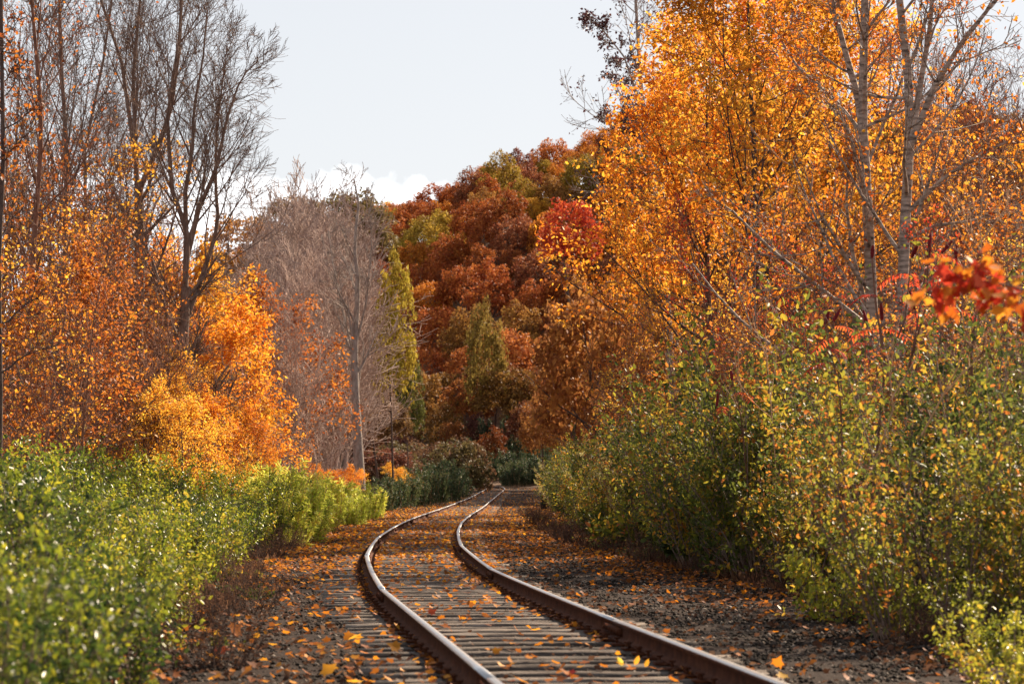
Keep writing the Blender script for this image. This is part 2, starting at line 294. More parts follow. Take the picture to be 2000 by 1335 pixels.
# sleepers: a few worn variants
def box_arr(x0, x1, y0, y1, z0, z1):
    return np.array([(x0, y0, z0), (x1, y0, z0), (x1, y1, z0), (x0, y1, z0), (x0, y0, z1), (x1, y0, z1), (x1, y1, z1), (x0, y1, z1)], float)
BF = np.array([(0, 3, 2, 1), (4, 5, 6, 7), (0, 1, 5, 4), (1, 2, 6, 5), (2, 3, 7, 6), (3, 0, 4, 7)])
def sleeper_mesh(k):
    r = np.random.RandomState(100 + k); nx = 9; Ls = 1.29
    x = np.linspace(-Ls, Ls, nx); wob = r.randn(nx) * .004
    prf = [(-.112, -.16), (-.115, -.018), (-.098, 0), (-.045, .001), (-.012, -.012), (.03, .001), (.1, 0), (.114, -.02), (.112, -.16)]
    V = []
    for i in range(nx):
        for (yy, z) in prf: V.append((x[i], yy + wob[i] + r.randn() * .003, z + (r.randn() * .004 if z > -.1 else 0) - (.015 * r.rand() if i in (0, nx - 1) and z > -.05 else 0)))
    m_ = len(prf); fq = [(i * m_ + j, i * m_ + j + 1, (i + 1) * m_ + j + 1, (i + 1) * m_ + j) for i in range(nx - 1) for j in range(m_ - 1)]
    caps = np.array([list(range(m_)), [(nx - 1) * m_ + j for j in range(m_)][::-1]])
    return mesh('sleeper', np.array(V), [np.array(fq)[:, ::-1], caps], mats=[M['sleeper']])
SLV = [sleeper_mesh(k) for k in range(7)]
vs = [box_arr(-.13, .13, -.085, .085, .001, .019)]
for (sx, sy) in ((-.09, .05), (.09, -.05), (.09, .05)): vs.append(box_arr(sx - .009, sx + .009, sy - .009, sy + .009, .019, .05)); vs.append(box_arr(sx - .02, sx + .02, sy - .016, sy + .016, .05, .062))
PLATE = mesh('tie_plate', np.concatenate(vs), np.concatenate([BF + 8 * i for i in range(len(vs))]), mats=[M['rust']])
SP = .525; sv = np.arange(4.2, SLEN - 8, SP); seeds = 0; restV = []
for i, s in enumerate(sv):
    s = s + rs.uniform(-.03, .03); P2, t, nn = track(np.array([s]), np.zeros(1)); x, y = P2[0]; rz = math.atan2(nn[0][1], nn[0][0]) + rs.uniform(-.012, .012)
    z = float(grade(y)) - rs.uniform(0, .012); sh = rs.uniform(-.09, .07)
    if y > 9 and seeds < 300:
        seeds += 1
        o = obj('sleeper', SLV[rs.randint(7)], tr, (x + nn[0][0] * sh, y, z), rz + (math.pi if rs.rand() < .5 else 0))
        if y < 48:
            for sg in (-1, 1):
                pq = obj('tie_plate', PLATE, o); c_, s2 = math.cos(-o.rotation_euler.z), math.sin(-o.rotation_euler.z)
                w = np.array([x, y]) + nn[0] * sg * .7525 - np.array([o.location.x, o.location.y]); pq.location = (w[0] * c_ - w[1] * s2, w[0] * s2 + w[1] * c_, float(grade(y)) - z)
    else:
        b = box_arr(-1.29, 1.29, -.112, .112, -.16, 0); c_, s2 = math.cos(rz), math.sin(rz)
        restV.append(np.stack([b[:, 0] * c_ - b[:, 1] * s2 + x, b[:, 0] * s2 + b[:, 1] * c_ + y, b[:, 2] + z], 1))
o = obj('sleeper', mesh('sleeper_far', np.concatenate(restV), np.concatenate([BF + 8 * i for i in range(len(restV))]), mats=[M['sleeper']]), tr); o.name = 'far_sleepers'; o['kind'] = 'stuff'

# ------------------------------------------------------------------ plant generator
def grow(st, di, ln, r0, n=6, up=.1, wig=.1, tip=.35, r=rs):
    P = [st]; d_ = norm(di); st_ = (ln / (n - 1))[:, None]; p_ = st
    for i in range(n - 1):
        d_ = norm(d_ + np.array([0, 0, up]) + r.randn(*d_.shape) * wig); p_ = p_ + d_ * st_; P.append(p_)
    return np.stack(P, 1), r0[:, None] * np.linspace(1, tip, n)[None]
def kids(P, R, cnt, t0, t1, ang, ln, rr=.6, taper=.6, n=5, up=.1, wig=.12, tip=.3, angv=.25, r=rs, spread=True):
    B, n0, _ = P.shape; pi = np.repeat(np.arange(B), cnt); t = r.uniform(t0, t1, len(pi))
    if spread: t = t0 + (t1 - t0) * ((np.tile(np.arange(cnt), B) + r.rand(len(pi))) / cnt)
    f = t * (n0 - 1); i = np.minimum(f.astype(int), n0 - 2); w = (f - i)[:, None]
    a0, a1 = P[pi, i], P[pi, i + 1]; st = a0 * (1 - w) + a1 * w; tg = norm(a1 - a0)
    rad = (R[pi, i] * (1 - w[:, 0]) + R[pi, i + 1] * w[:, 0])
    pr = norm(np.cross(tg, norm(r.randn(len(pi), 3)))); A = (ang + angv * r.randn(len(pi)))[:, None]
    di = tg * np.cos(A) + pr * np.sin(A)
    plen = np.linalg.norm(P[pi, -1] - P[pi, 0], axis=1)
    l = plen * ln * (1 - taper * (t - t0) / max(t1 - t0, 1e-6)) * r.uniform(.7, 1.25, len(pi))
    return grow(st, di, l, np.minimum(rad * rr, rad * .9), n, up, wig, tip, r)
def tubes(levels):
    Vs, Fs, o0 = [], [], 0
    for (P, R, k) in levels:
        B, n, _ = P.shape
        T = np.empty_like(P); T[:, 1:-1] = P[:, 2:] - P[:, :-2]; T[:, 0] = P[:, 1] - P[:, 0]; T[:, -1] = P[:, -1] - P[:, -2]; T = norm(T)
        md = norm(P[:, -1] - P[:, 0]); ref = np.where(np.abs(md[:, 2:]) > .7, np.array([[1., 0, 0]]), np.array([[0, 0, 1.]]))
        U = norm(np.cross(T, ref[:, None, :])); Wv = np.cross(T, U)
        a = np.arange(k) * 2 * math.pi / k
        V = P[:, :, None] + R[:, :, None, None] * (U[:, :, None] * np.cos(a)[None, None, :, None] + Wv[:, :, None] * np.sin(a)[None, None, :, None])
        id_ = np.arange(B * n * k).reshape(B, n, k) + o0; nx = np.roll(id_, -1, 2)
        Fs.append(np.stack([id_[:, :-1], nx[:, :-1], nx[:, 1:], id_[:, 1:]], -1).reshape(-1, 4)); Vs.append(V.reshape(-1, 3)); o0 += B * n * k
    return np.concatenate(Vs), np.concatenate(Fs)
LEAF = {}
LEAF['dia'] = (np.array([(0, 0, 0), (.45, .34, .08), (1, 0, 0), (.45, -.34, .08)]), np.array([(0, 1, 2), (0, 2, 3)]))
LEAF['oval'] = (np.array([(0, 0, 0), (.28, .25, .07), (.7, .22, .05), (1, 0, -.08), (.7, -.22, .05), (.28, -.25, .07)]), np.array([(0, 3, 2, 1), (0, 5, 4, 3)]))
LEAF['narrow'] = (np.array([(0, 0, 0), (.4, .11, .03), (1, 0, -.12), (.4, -.11, .03)]), np.array([(0, 1, 2), (0, 2, 3)]))
mo = [(0, 0), (.12, .28), (-.02, .46), (.30, .40), (.42, .56), (.55, .34), (.62, .22), (1.0, 0), (.62, -.22), (.55, -.34), (.42, -.56), (.30, -.40), (-.02, -.46), (.12, -.28)]
mv = [(x, y, .10 * abs(y) + .05 * x * x) for x, y in mo] + [(.36, 0, .0)]
LEAF['maple'] = (np.array(mv), np.array([(14, i, (i + 1) % 14) for i in range(14)]))
def leaves(pos, ax, nr, size, kind):
    tv, tf = LEAF[kind]; ax = norm(ax); b = norm(np.cross(nr, ax)); c = np.cross(ax, b)
    V = pos[:, None] + size[:, None, None] * (ax[:, None] * tv[None, :, :1] + b[:, None] * tv[None, :, 1:2] + c[:, None] * tv[None, :, 2:3])
    Fc = (tf[None] + len(tv) * np.arange(len(pos))[:, None, None]).reshape(-1, tf.shape[1])
    return V.reshape(-1, 3), Fc, len(tf)
def leafmesh(name, P, per, size, kind, m, t0=.15, jit=.05, droop=.3, r=rs, clump=.5, sv=.35, keep=1.0, upn=.6, tonef=None):
    """leaves along the twigs P (B,n,3)"""
    B, n, _ = P.shape
    if keep < 1: P = P[r.rand(B) < keep]; B = len(P)
    pi = np.repeat(np.arange(B), per); f = r.uniform(t0, 1, len(pi)) * (n - 1); i = np.minimum(f.astype(int), n - 2); w = (f - i)[:, None]
    a0, a1 = P[pi, i], P[pi, i + 1]; pos = a0 * (1 - w) + a1 * w + r.randn(len(pi), 3) * jit
    ax = norm(a1 - a0) * .6 + r.randn(len(pi), 3) * .6 + np.array([0, 0, -droop]); nr = r.randn(len(pi), 3) + np.array([0, 0, upn * 2])
    V, Fc, nf = leaves(pos, ax, nr, size * r.uniform(1 - sv, 1 + sv, len(pi)), kind)
    bt = r.rand(B); tone = np.clip(bt[pi] * clump + r.rand(len(pi)) * (1 - clump) , 0, 1)
    if tonef is not None: tone = np.clip(tonef(pos, tone), 0, 1)
    return mesh(name, V, Fc, tone=np.repeat(tone, nf), mats=[m])
def fresh(me, m):            # same geometry, own material slots
    c = me.copy(); c.materials.clear(); c.materials.append(m); return c
ZERO = np.zeros((1, 3))
def make_tree(seed, H, r0=.12, limbs=14, lt=(.25, .97), lang=1.0, llen=.42, l2=7, l3=6, per=10, leafsize=.09, kind='dia', up=.10, wig=.07, bark='bark_brown', leaf=None,
              keep=1., jit=.08, stem=None, k2=4, k3=3, twr=.45, minr=.004, tl=.55, clump=.5, droop=.3, trunkwig=.04, tonef=None, l3len=.6):
    r = np.random.RandomState(seed)
    if stem is None: P0, R0 = grow(ZERO, np.array([[r.randn() * .04, r.randn() * .04, 1.]]), np.array([H]), np.array([r0]), 14, .05, trunkwig, .12, r)
    else: P0, R0 = stem
    P1, R1 = kids(P0, R0, limbs, lt[0], lt[1], lang, llen, .42, tl, 7, up, wig, .25, r=r)
    P2, R2 = kids(P1, R1, l2, .2, .98, .75, .5, .6, .5, 5, up * .8, wig * 1.3, .3, r=r)
    P3, R3 = kids(P2, R2, l3, .15, 1., .65, l3len, .6, .4, 4, up * .6, wig * 1.6, .4, r=r)
    R2 = np.maximum(R2, minr * 1.3); R3 = np.maximum(R3, minr)
    out = {}
    V, Fc = tubes([(P0, R0, 10)]); out['trunk'] = mesh('trunk', V, Fc, smooth=True, mats=[M[bark]])
    V, Fc = tubes([(P1, R1, 6), (P2, R2, k2), (P3, R3, k3)]); out['branches'] = mesh('branches', V, Fc, smooth=True, mats=[M[bark]])
    if leaf: out['crown'] = leafmesh('crown', P3, per, leafsize, kind, M[leaf], jit=jit, r=r, keep=keep, clump=clump, droop=droop, tonef=tonef)
    return out
def put(name, parts, X, Y, label, cat, group=None, sc=1.0, rz=0.0, z=None, tilt=0.0, color=None, recolor=None, dz=0.0):
    zz = float(height(X, Y)) - .05 + dz if z is None else z
    e = obj(name, None, None, (X, Y, zz), rz, sc); e.rotation_euler = (tilt * .5, tilt, rz); e.empty_display_size = .3
    tag(e, label, cat, group)
    for k, me in parts.items():
        if recolor and k in recolor: me = recolor[k]
        obj(k, me, e, color=color)
    return e
def pixstem(pts, Y, r0, tip=.15, n=14, dy=0.0, seed=0):
    """a stem through photo points, as a world polyline relative to its base"""
    r = np.random.RandomState(seed); pts = np.array(pts, float); d_ = np.concatenate([[0], np.cumsum(np.linalg.norm(np.diff(pts, axis=0), axis=1))])
    u = np.linspace(0, d_[-1], n); px = np.interp(u, d_, pts[:, 0]); py = np.interp(u, d_, pts[:, 1])
    Yv = Y + dy * np.linspace(0, 1, n) + np.cumsum(r.randn(n) * .03)
    P = np.stack([wx(px, Yv), Yv, np.array([wz(b, c) for b, c in zip(py, Yv)])], 1)
    return P, r0 * np.linspace(1, tip, n)
# ------------------------------------------------------------------ wooded hillside
PAL = {'rust-red': (.36, .085, .022), 'burnt-orange': (.50, .16, .022), 'red-brown': (.26, .075, .032), 'golden-olive': (.36, .22, .03), 'dull maroon': (.20, .06, .042),
       'copper': (.42, .12, .03), 'orange-gold': (.58, .27, .03), 'bronze': (.30, .13, .03)}
def hill_crown(seed, shape, nl=125, per=44):
    r = np.random.RandomState(seed)
    dirs = norm(r.randn(nl, 3)); dirs[:, 2] = np.abs(dirs[:, 2]) * 1.2 - .45; dirs = norm(dirs)
    cen = dirs * np.array(shape) * r.uniform(.55, .88, nl)[:, None]; lr = r.uniform(.10, .21, nl)
    pd = norm(r.randn(nl, per, 3)); pd[..., 2] = np.where(r.rand(nl, per) < .6, np.abs(pd[..., 2]), pd[..., 2])
    pos = (cen[:, None] + pd * (lr[:, None] * r.uniform(.7, 1.08, (nl, per)))[..., None]).reshape(-1, 3)
    nr = norm(pd.reshape(-1, 3)) + .7 * r.randn(nl * per, 3); ax = np.cross(nr, r.randn(nl * per, 3))
    V, Fc, nf = leaves(pos, ax, nr, r.uniform(.045, .095, len(pos)), 'dia')
    tone = np.clip(.35 * np.repeat(r.rand(nl), per) + .65 * r.rand(len(pos)), 0, 1)
    me = mesh('crown', V, Fc, tone=np.repeat(tone, nf), mats=[M['l_hill']])
    P0, R0 = grow(np.array([[0, 0, -1.9]]), np.array([[0, 0, 1.]]), np.array([2.4]), np.array([.045]), 8, .05, .05, .2, r)
    P1, R1 = kids(P0, R0, 9, .5, .98, .8, .35, .5, .3, 5, .1, .1, .3, r=r)
    V, Fc = tubes([(P0, R0, 6), (P1, R1, 4)]); return dict(trunk=mesh('trunk', V, Fc, smooth=True, mats=[M['bark_dark']]), crown=me)
HC = [hill_crown(200 + i, sh) for i, sh in enumerate([(1, 1, .95), (.95, 1.05, 1.1), (1.1, .95, .85), (.8, .85, 1.35), (1, .95, 1.15), (.9, 1.0, 1.0)])]
row = 0; t = 0.0; nh = 0
while t <= 1.06:
    row += 1; k = 0; X = -58 + 3 * rs.rand(); 
    while X < 74:
        Yb = float(hill_base(X)) + 215 * t + 6; px = 1000 + F * X / Yb
        stp = rs.uniform(4.0, 6.0) if row <= 2 else rs.uniform(4.2, 6.4)
        if px > 440 and px < 2080 and not (px > 1300 and t < .55) and not (px < 650 and t < .4):
            k += 1; nh += 1
            w = vnoise(X * 1.0, Yb, .085) + .5 * rs.randn()
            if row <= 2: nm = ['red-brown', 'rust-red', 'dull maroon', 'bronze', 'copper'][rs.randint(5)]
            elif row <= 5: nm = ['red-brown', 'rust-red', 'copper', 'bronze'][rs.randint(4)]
            elif t > .85: nm = ['burnt-orange', 'rust-red', 'copper', 'orange-gold'][rs.randint(4)]
            elif w > .55: nm = ['golden-olive', 'orange-gold', 'bronze'][rs.randint(3)]
            elif w > 0: nm = ['burnt-orange', 'copper', 'rust-red'][rs.randint(3)]
            else: nm = ['rust-red', 'red-brown', 'dull maroon', 'rust-red'][rs.randint(4)]
            sc = rs.uniform(3.1, 4.9) * (.75 if row <= 2 else 1 if t < 1 else .8)
            c = np.array(PAL[nm]) * rs.uniform(.8, 1.2) * (.5 if row <= 2 else .7 if row <= 4 else 1)  # lowest rows darkened: shade of the hill foot put into the colour
            Y = Yb + rs.uniform(-5, 5)
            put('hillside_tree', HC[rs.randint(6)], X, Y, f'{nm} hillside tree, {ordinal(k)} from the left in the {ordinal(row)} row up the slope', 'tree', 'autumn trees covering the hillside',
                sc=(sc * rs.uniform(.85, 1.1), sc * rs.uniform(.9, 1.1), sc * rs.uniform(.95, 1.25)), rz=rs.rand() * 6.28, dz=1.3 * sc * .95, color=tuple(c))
        X += stp
    t += .06
print('hill trees', nh, 'rows', row)
def hero_hill(px, py, Y, sc, nm, col, label, v=0, zs=1.1):
    X = wx(px, Y); zc = wz(py, Y)
    put('hillside_tree', HC[v], X, Y, label, 'tree', 'autumn trees covering the hillside', sc=(sc, sc, sc * zs), rz=v, z=zc, color=col)
hero_hill(1115, 470, 235, 3.2, 'red', (.50, .055, .02), 'bright crimson tree glowing low on the hillside left of the big orange maple', 1, 1.2)
hero_hill(770, 690, 124, 1.35, 'y', (.36, .25, .03), 'tall narrow yellow-green tree right of the pale bare trunk', 3, 2.9)
hero_hill(800, 800, 200, 1.5, 'g', (.09, .09, .02), 'dark green narrow tree beside the yellow-green one at the hill foot', 3, 2.4)
hero_hill(950, 720, 315, 3.0, 'o', (.24, .15, .03), 'olive-gold tree with drooping crown in the middle of the hill foot', 4, 2.6)
hero_hill(740, 830, 150, 2.0, 'b', (.16, .08, .03), 'shaded brown tree behind the weeds left of the track', 0, 1.0)
hero_hill(575, 445, 215, 3.6, 'd', (.20, .12, .035), 'dark olive oak crown against the sky behind the grey thicket', 2, .9)
hero_hill(690, 455, 240, 4.2, 'd', (.15, .10, .035), 'dark bronze oak crown behind the top of the grey thicket', 5, 1.0)
hero_hill(470, 520, 200, 4.0, 'd', (.40, .16, .03), 'dull orange oak behind the forked bare tree', 1, 1.0)

for i, (x_, y_, s_) in enumerate([(5.0, 138, 4.2), (8.5, 150, 4.8), (5.8, 163, 4.6), (4.8, 178, 4.4), (9.5, 176, 5.2), (6.5, 194, 4.8), (10, 205, 5.4), (13, 160, 5.4), (14, 190, 5.6), (5.5, 215, 4.6), (11, 225, 5.4), (4.5, 243, 3.4), (9, 250, 4.2), (3.5, 262, 3.2), (13, 262, 4.6), (8, 272, 4.0)]):  # trees added behind the maples to shade the far track
    put('shade_tree', HC[i % 6], x_, y_, f'rust tree added for shade beyond the right shrubs, {ordinal(i + 1)} along the far track', 'tree', 'trees added to shade the far track', sc=(s_, s_, s_ * 1.35), rz=i, dz=1.6 * s_, color=(.34, .12, .03))
for i in range(22):
    px = 735 + i * 8.5; Y = 205 + (i * 37 % 70) + (960 - px) * .1; s_ = 2.2 + (i * 7 % 5) * .35
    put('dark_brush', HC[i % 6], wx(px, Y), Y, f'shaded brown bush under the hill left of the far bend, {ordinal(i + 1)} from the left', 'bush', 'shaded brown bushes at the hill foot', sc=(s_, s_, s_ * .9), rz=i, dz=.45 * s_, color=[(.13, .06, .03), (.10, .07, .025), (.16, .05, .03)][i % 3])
# ------------------------------------------------------------------ prototypes
MAPLE = make_tree(31, 12.2, r0=.14, limbs=26, lt=(.32, .97), lang=1.05, llen=.40, l2=8, l3=6, per=12, leafsize=.115, kind='oval', bark='bark_dark', leaf='l_orange', jit=.13, clump=.7, minr=.005)
SMALL = make_tree(32, 6.5, r0=.07, limbs=18, lt=(.1, .97), lang=.95, llen=.5, l2=7, l3=5, per=13, leafsize=.095, kind='oval', bark='bark_brown', leaf='l_orange', jit=.12, clump=.7)
SPARSE = make_tree(33, 7.5, r0=.06, limbs=18, lt=(.1, .97), lang=.8, llen=.42, l2=7, l3=6, per=2, leafsize=.078, kind='dia', bark='bark_twig', leaf='l_rust', jit=.05, minr=.005, clump=.7)
BRUSH = [make_tree(40 + i, 5.2, r0=.035, limbs=22, lt=(.08, .95), lang=.42, llen=.55, l2=7, l3=5, per=2, leafsize=.05, kind='dia', bark='bark_pink', up=.12, wig=.09, minr=.006, leaf=None, k2=3) for i in range(3)]
BTREE = [make_tree(50 + i, 14, r0=.075, limbs=20, lt=(.3, .98), lang=.55, llen=.34, l2=7, l3=6, bark='bark_brown', up=.12, wig=.06, minr=.0055, per=1, leafsize=.08, leaf='l_rust', keep=.12, k2=3) for i in range(3)]

# ------------------------------------------------------------------ left side trees
def hero(name, stems, Y, label, cat='tree', group=None, seed=1, **kw):
    Ps, Rs = [], []
    for (pts, r0, tip, dy) in stems:
        P, R = pixstem(pts, Y, r0, tip, 14, dy, seed + len(Ps)); Ps.append(P); Rs.append(R)
    P = np.stack(Ps); R = np.stack(Rs); base = P[0, 0].copy(); gz = float(height(base[0], base[1])) - .1
    base[2] = gz; P[0, 0, 2] = gz; P = P - base
    parts = make_tree(seed, 1, stem=(P, R), **kw)
    return put(name, parts, base[0], base[1], label, cat, group, z=gz)
BG = 'tall bare trees on the left'
hero('bare_tree', [([(262, 1030), (262, 800), (272, 550), (268, 370)], .15, .75, 0), ([(268, 375), (252, 250), (232, 120), (180, -30), (150, -160)], .065, .3, 1.0),
                   ([(268, 372), (300, 300), (328, 225), (345, 100), (352, -60), (350, -200)], .07, .3, -1), ([(266, 400), (262, 300), (255, 150), (268, 0), (275, -150)], .065, .3, .5)], 65,
     'tall bare grey-brown tree with straight trunk forking into three stems', group=BG, seed=61, limbs=13, lt=(.12, .98), lang=.6, llen=.42, l2=9, l3=8, bark='bark_brown', minr=.0042, up=.09, k2=3)
hero('bare_tree', [([(352, 1030), (352, 830), (355, 700), (362, 560)], .15, .8, 0), ([(360, 560), (366, 450), (335, 385), (328, 310), (323, 225), (346, 67), (352, -60)], .07, .25, -.8),
                   ([(360, 600), (362, 450), (358, 382), (373, 288), (374, 216), (392, 120), (400, 20)], .075, .2, .5), ([(364, 500), (385, 410), (420, 330), (440, 230), (468, 150), (500, 120)], .07, .2, -.4),
                   ([(358, 690), (320, 600), (300, 520), (262, 440), (240, 360)], .06, .25, .8), ([(364, 620), (400, 520), (425, 440), (418, 360), (420, 250), (440, 90)], .065, .2, 1.2)], 62,
     'broad bare tree with many fanned stems reaching over the pale sky', group=BG, seed=62, limbs=16, lt=(.12, .99), lang=.6, llen=.42, l2=9, l3=8, bark='bark_brown', minr=.0042, up=.08, k2=3)
hero('bare_tree', [([(118, 1010), (122, 800), (125, 560), (126, 300), (112, 100), (104, -150)], .085, .3, 0)], 60, 'slim bare tree left of the straight forked one', group=BG, seed=63, limbs=26, lt=(.25, .99), lang=.5, llen=.28, bark='bark_brown', leaf='l_rust', per=1, keep=.3, leafsize=.09, minr=.0055, k2=3)
hero('bare_tree', [([(196, 1010), (190, 800), (170, 560), (160, 300), (200, 100), (230, -150)], .075, .3, 0)], 72, 'slim bare tree leaning right behind the forked trunk', group=BG, seed=64, limbs=26, lt=(.25, .99), lang=.5, llen=.28, bark='bark_brown', leaf='l_rust', per=1, keep=.3, leafsize=.09, minr=.0055, k2=3)
hero('bare_tree', [([(52, 1010), (48, 800), (60, 520), (78, 250), (60, 60), (40, -150)], .08, .3, 0)], 52, 'twiggy bare tree second from the left picture edge', group=BG, seed=65, limbs=26, lt=(.2, .99), lang=.6, llen=.28, bark='bark_twig', leaf='l_rust', per=2, keep=.4, leafsize=.07, minr=.0045, k2=3)
hero('bare_tree', [([(-2, 1050), (0, 780), (-6, 520), (2, 300), (-4, 100), (-8, -150)], .05, .5, 0)], 40, 'dark gnarled tree cut by the left picture edge', group=BG, seed=66, limbs=22, lt=(.2, .99), lang=1.1, llen=.09, wig=.2, bark='bark_dark', leaf='l_rust', per=3, keep=.4, leafsize=.08, minr=.005)
k = 0
for (px, Y, s, v, rz) in [(30, 88, 1.1, 0, 1), (92, 95, 1.15, 1, 2), (150, 84, 1.0, 2, 0), (225, 92, 1.05, 0, 3), (310, 96, .95, 1, 5), (-20, 66, 1., 2, 1), (410, 100, .72, 2, 2), (70, 120, 1.3, 1, 4), (180, 125, 1.3, 0, 2)]:
    k += 1; put('bare_tree', BTREE[v], wx(px, Y), Y, f'thin leafless background tree, {ordinal(k)} of nine behind the left orange thicket', 'tree', 'thin leafless trees behind the left thicket', sc=s, rz=rz)
OG = 'small autumn trees on the left bank'
osp = [(330, 70, 1.10, 'SMALL', 'l_gold', 'golden leafy'), (455, 66, .85, 'SMALL', 'l_orange', 'bright orange'), (400, 74, 1.05, 'SMALL', 'l_orange', 'orange'), (500, 84, 1.12, 'SMALL', 'l_rust', 'dense rust-orange'), (300, 54, .50, 'SMALL', 'l_gold', 'low golden'),
       (405, 55, .48, 'SMALL', 'l_orange', 'low glowing orange'), (355, 50, .46, 'SMALL', 'l_gold', 'low yellow-orange'), (470, 60, .42, 'SMALL', 'l_orange', 'low amber'), (250, 80, 1.3, 'SMALL', 'l_orange', 'tall orange'), (440, 95, 1.25, 'SMALL', 'l_gold', 'tall golden'),
       (20, 58, 1.15, 'SPARSE', 'l_rust', 'thin-leaved reddish'), (75, 62, 1.2, 'SPARSE', 'l_orange', 'thin-leaved orange'), (135, 56, 1.05, 'SPARSE', 'l_gold', 'thin-leaved yellow'), (185, 60, 1.15, 'SPARSE', 'l_rust', 'twiggy rust'), (235, 57, 1.0, 'SPARSE', 'l_rust', 'twiggy brown-orange'),
       (110, 75, 1.35, 'SPARSE', 'l_rust', 'tall twiggy rust'), (200, 82, 1.5, 'SPARSE', 'l_orange', 'tall thin-leaved orange'), (30, 80, 1.4, 'SPARSE', 'l_orange', 'tall airy orange'), (290, 64, 1.0, 'SPARSE', 'l_rust', 'wispy rust'), (160, 46, .7, 'SPARSE', 'l_rust', 'short twiggy'),
       (60, 45, .75, 'SPARSE', 'l_orange', 'short thin-leaved'), (10, 48, .9, 'SPARSE', 'l_gold', 'yellow-flecked'), (95, 50, .85, 'SMALL', 'l_rust', 'leafy rust'), (325, 60, .62, 'SMALL', 'l_gold', 'gleaming gold'), (385, 64, .66, 'SMALL', 'l_gold', 'gleaming yellow'), (450, 72, .66, 'SMALL', 'l_orange', 'low sunlit orange'), (480, 70, .5, 'SMALL', 'l_gold', 'short gold'), (215, 70, 1.1, 'SMALL', 'l_rust', 'leafy red-orange')]
cache = {}
for i, (px, Y, s, pr, lm, ds) in enumerate(osp):
    parts = globals()[pr]; key = (pr, lm)
    if key not in cache: cache[key] = fresh(parts['crown'], M[lm])
    put('autumn_sapling', parts, wx(px, Y), Y, f'{ds} young tree, {ordinal(1 + sorted(o[0] for o in osp).index(px))} from the left on the left bank', 'tree', OG, sc=s, rz=i * 1.7, recolor={'crown': cache[key]})
# grey thicket
BR = {'trunk': fresh(BRUSH[0]['trunk'], M['bark_twig']), 'branches': fresh(BRUSH[0]['branches'], M['bark_twig'])}
k = 0
for rowi, (Y0, x0, x1, n, hh) in enumerate([(86, 500, 600, 8, 1.05), (103, 480, 655, 14, 1.5), (112, 500, 665, 14, 1.95), (128, 540, 672, 13, 2.35), (76, 440, 560, 7, .7), (142, 560, 680, 11, 2.6), (56, 20, 420, 7, .75), (70, 0, 440, 7, 1.2)]):
    for j in range(n):
        px = x0 + (x1 - x0) * (j + rs.rand() * .8) / n; Y = Y0 + rs.uniform(-5, 5); k += 1
        put('bare_thicket_tree', BRUSH[rs.randint(3)], wx(px, Y), Y, f'leafless taupe brush tree, {ordinal(j + 1)} from the left in {ordinal(rowi + 1)} thicket row', 'tree', 'leafless brush trees of the grey thicket', sc=(hh * rs.uniform(.8, 1.1), hh * rs.uniform(.8, 1.1), hh * rs.uniform(.8, 1.15)), rz=rs.rand() * 6.28, recolor=None if rowi < 6 else BR)
hero('pale_tree', [([(706, 985), (700, 880), (693, 760), (692, 660), (700, 560), (690, 480), (700, 400), (690, 350)], .215, .12, 0), ([(692, 700), (672, 620), (650, 520), (640, 450)], .055, .2, 2), ([(693, 680), (715, 590), (725, 480), (722, 420)], .05, .2, -1)], 96,
     'pale grey trunk rising alone from the weeds with fine leafless top', seed=71, limbs=13, lt=(.3, .99), lang=.6, llen=.18, l2=7, l3=6, bark='bark_grey', minr=.0055, k2=4)
# orange sumac bushes by the pale trunk
for i, (px, Y, s, lb) in enumerate([(665, 88, .36, 'small orange-leaved shrub just left of the pale trunk'), (690, 92, .33, 'small orange shrub at the foot of the pale trunk'), (592, 95, .42, 'faint orange shrub in front of the grey thicket'), (640, 90, .36, 'orange shrub between the thicket and the pale trunk'), (775, 130, .42, 'dull yellow shrub right of the pale trunk')]):
    put('small_shrub', SMALL, wx(px, Y), Y, lb, 'shrub', sc=(s, s, s * .75), rz=i, recolor={'crown': cache[('SMALL', 'l_orange')] if i != 4 else cache[('SMALL', 'l_gold')]})

# ------------------------------------------------------------------ right side trees
RG = 'pair of pale-barked trees on the right bank'
hero('pale_barked_tree', [([(1712, 1100), (1710, 760), (1703, 560), (1698, 420), (1688, 230), (1692, 100), (1698, -120)], .125, .45, 0), ([(1694, 300), (1680, 190), (1655, 100), (1630, 0), (1600, -120)], .07, .4, .6), ([(1698, 620), (1668, 500), (1655, 400), (1660, 320)], .045, .3, -.5),
                      ([(1700, 640), (1600, 560), (1510, 490), (1430, 410), (1380, 380)], .045, .25, -1.2), ([(1695, 270), (1640, 200), (1560, 130), (1500, 30)], .035, .3, 1)], 43,
     'pale-barked tree with dark scars, the left one of the pair', group=RG, seed=81, limbs=13, lt=(.25, .98), lang=.9, llen=.34, l2=6, l3=5, bark='birch', leaf='l_orange', kind='oval', per=3, keep=.55, leafsize=.085, minr=.0045, k2=3)
hero('pale_barked_tree', [([(1750, 1100), (1752, 760), (1765, 560), (1772, 400), (1782, 270), (1778, 130), (1760, -20), (1750, -150)], .125, .4, 0), ([(1782, 290), (1800, 180), (1822, 60), (1835, -100)], .06, .4, .6), ([(1780, 290), (1830, 170), (1880, 90), (1960, -10), (2010, -60)], .06, .3, -.6),
                      ([(1770, 420), (1850, 345), (1930, 295), (2040, 250)], .04, .3, -1), ([(1768, 470), (1830, 440), (1900, 432), (1990, 400)], .035, .3, .5)], 42,
     'pale-barked tree with spreading right limbs, the right one of the pair', group=RG, seed=82, limbs=12, lt=(.25, .98), lang=.8, llen=.34, l2=6, l3=5, bark='birch', leaf='l_orange', kind='oval', per=2, keep=.4, leafsize=.075, minr=.0045, k2=3)
MG = 'big orange maples on the right'
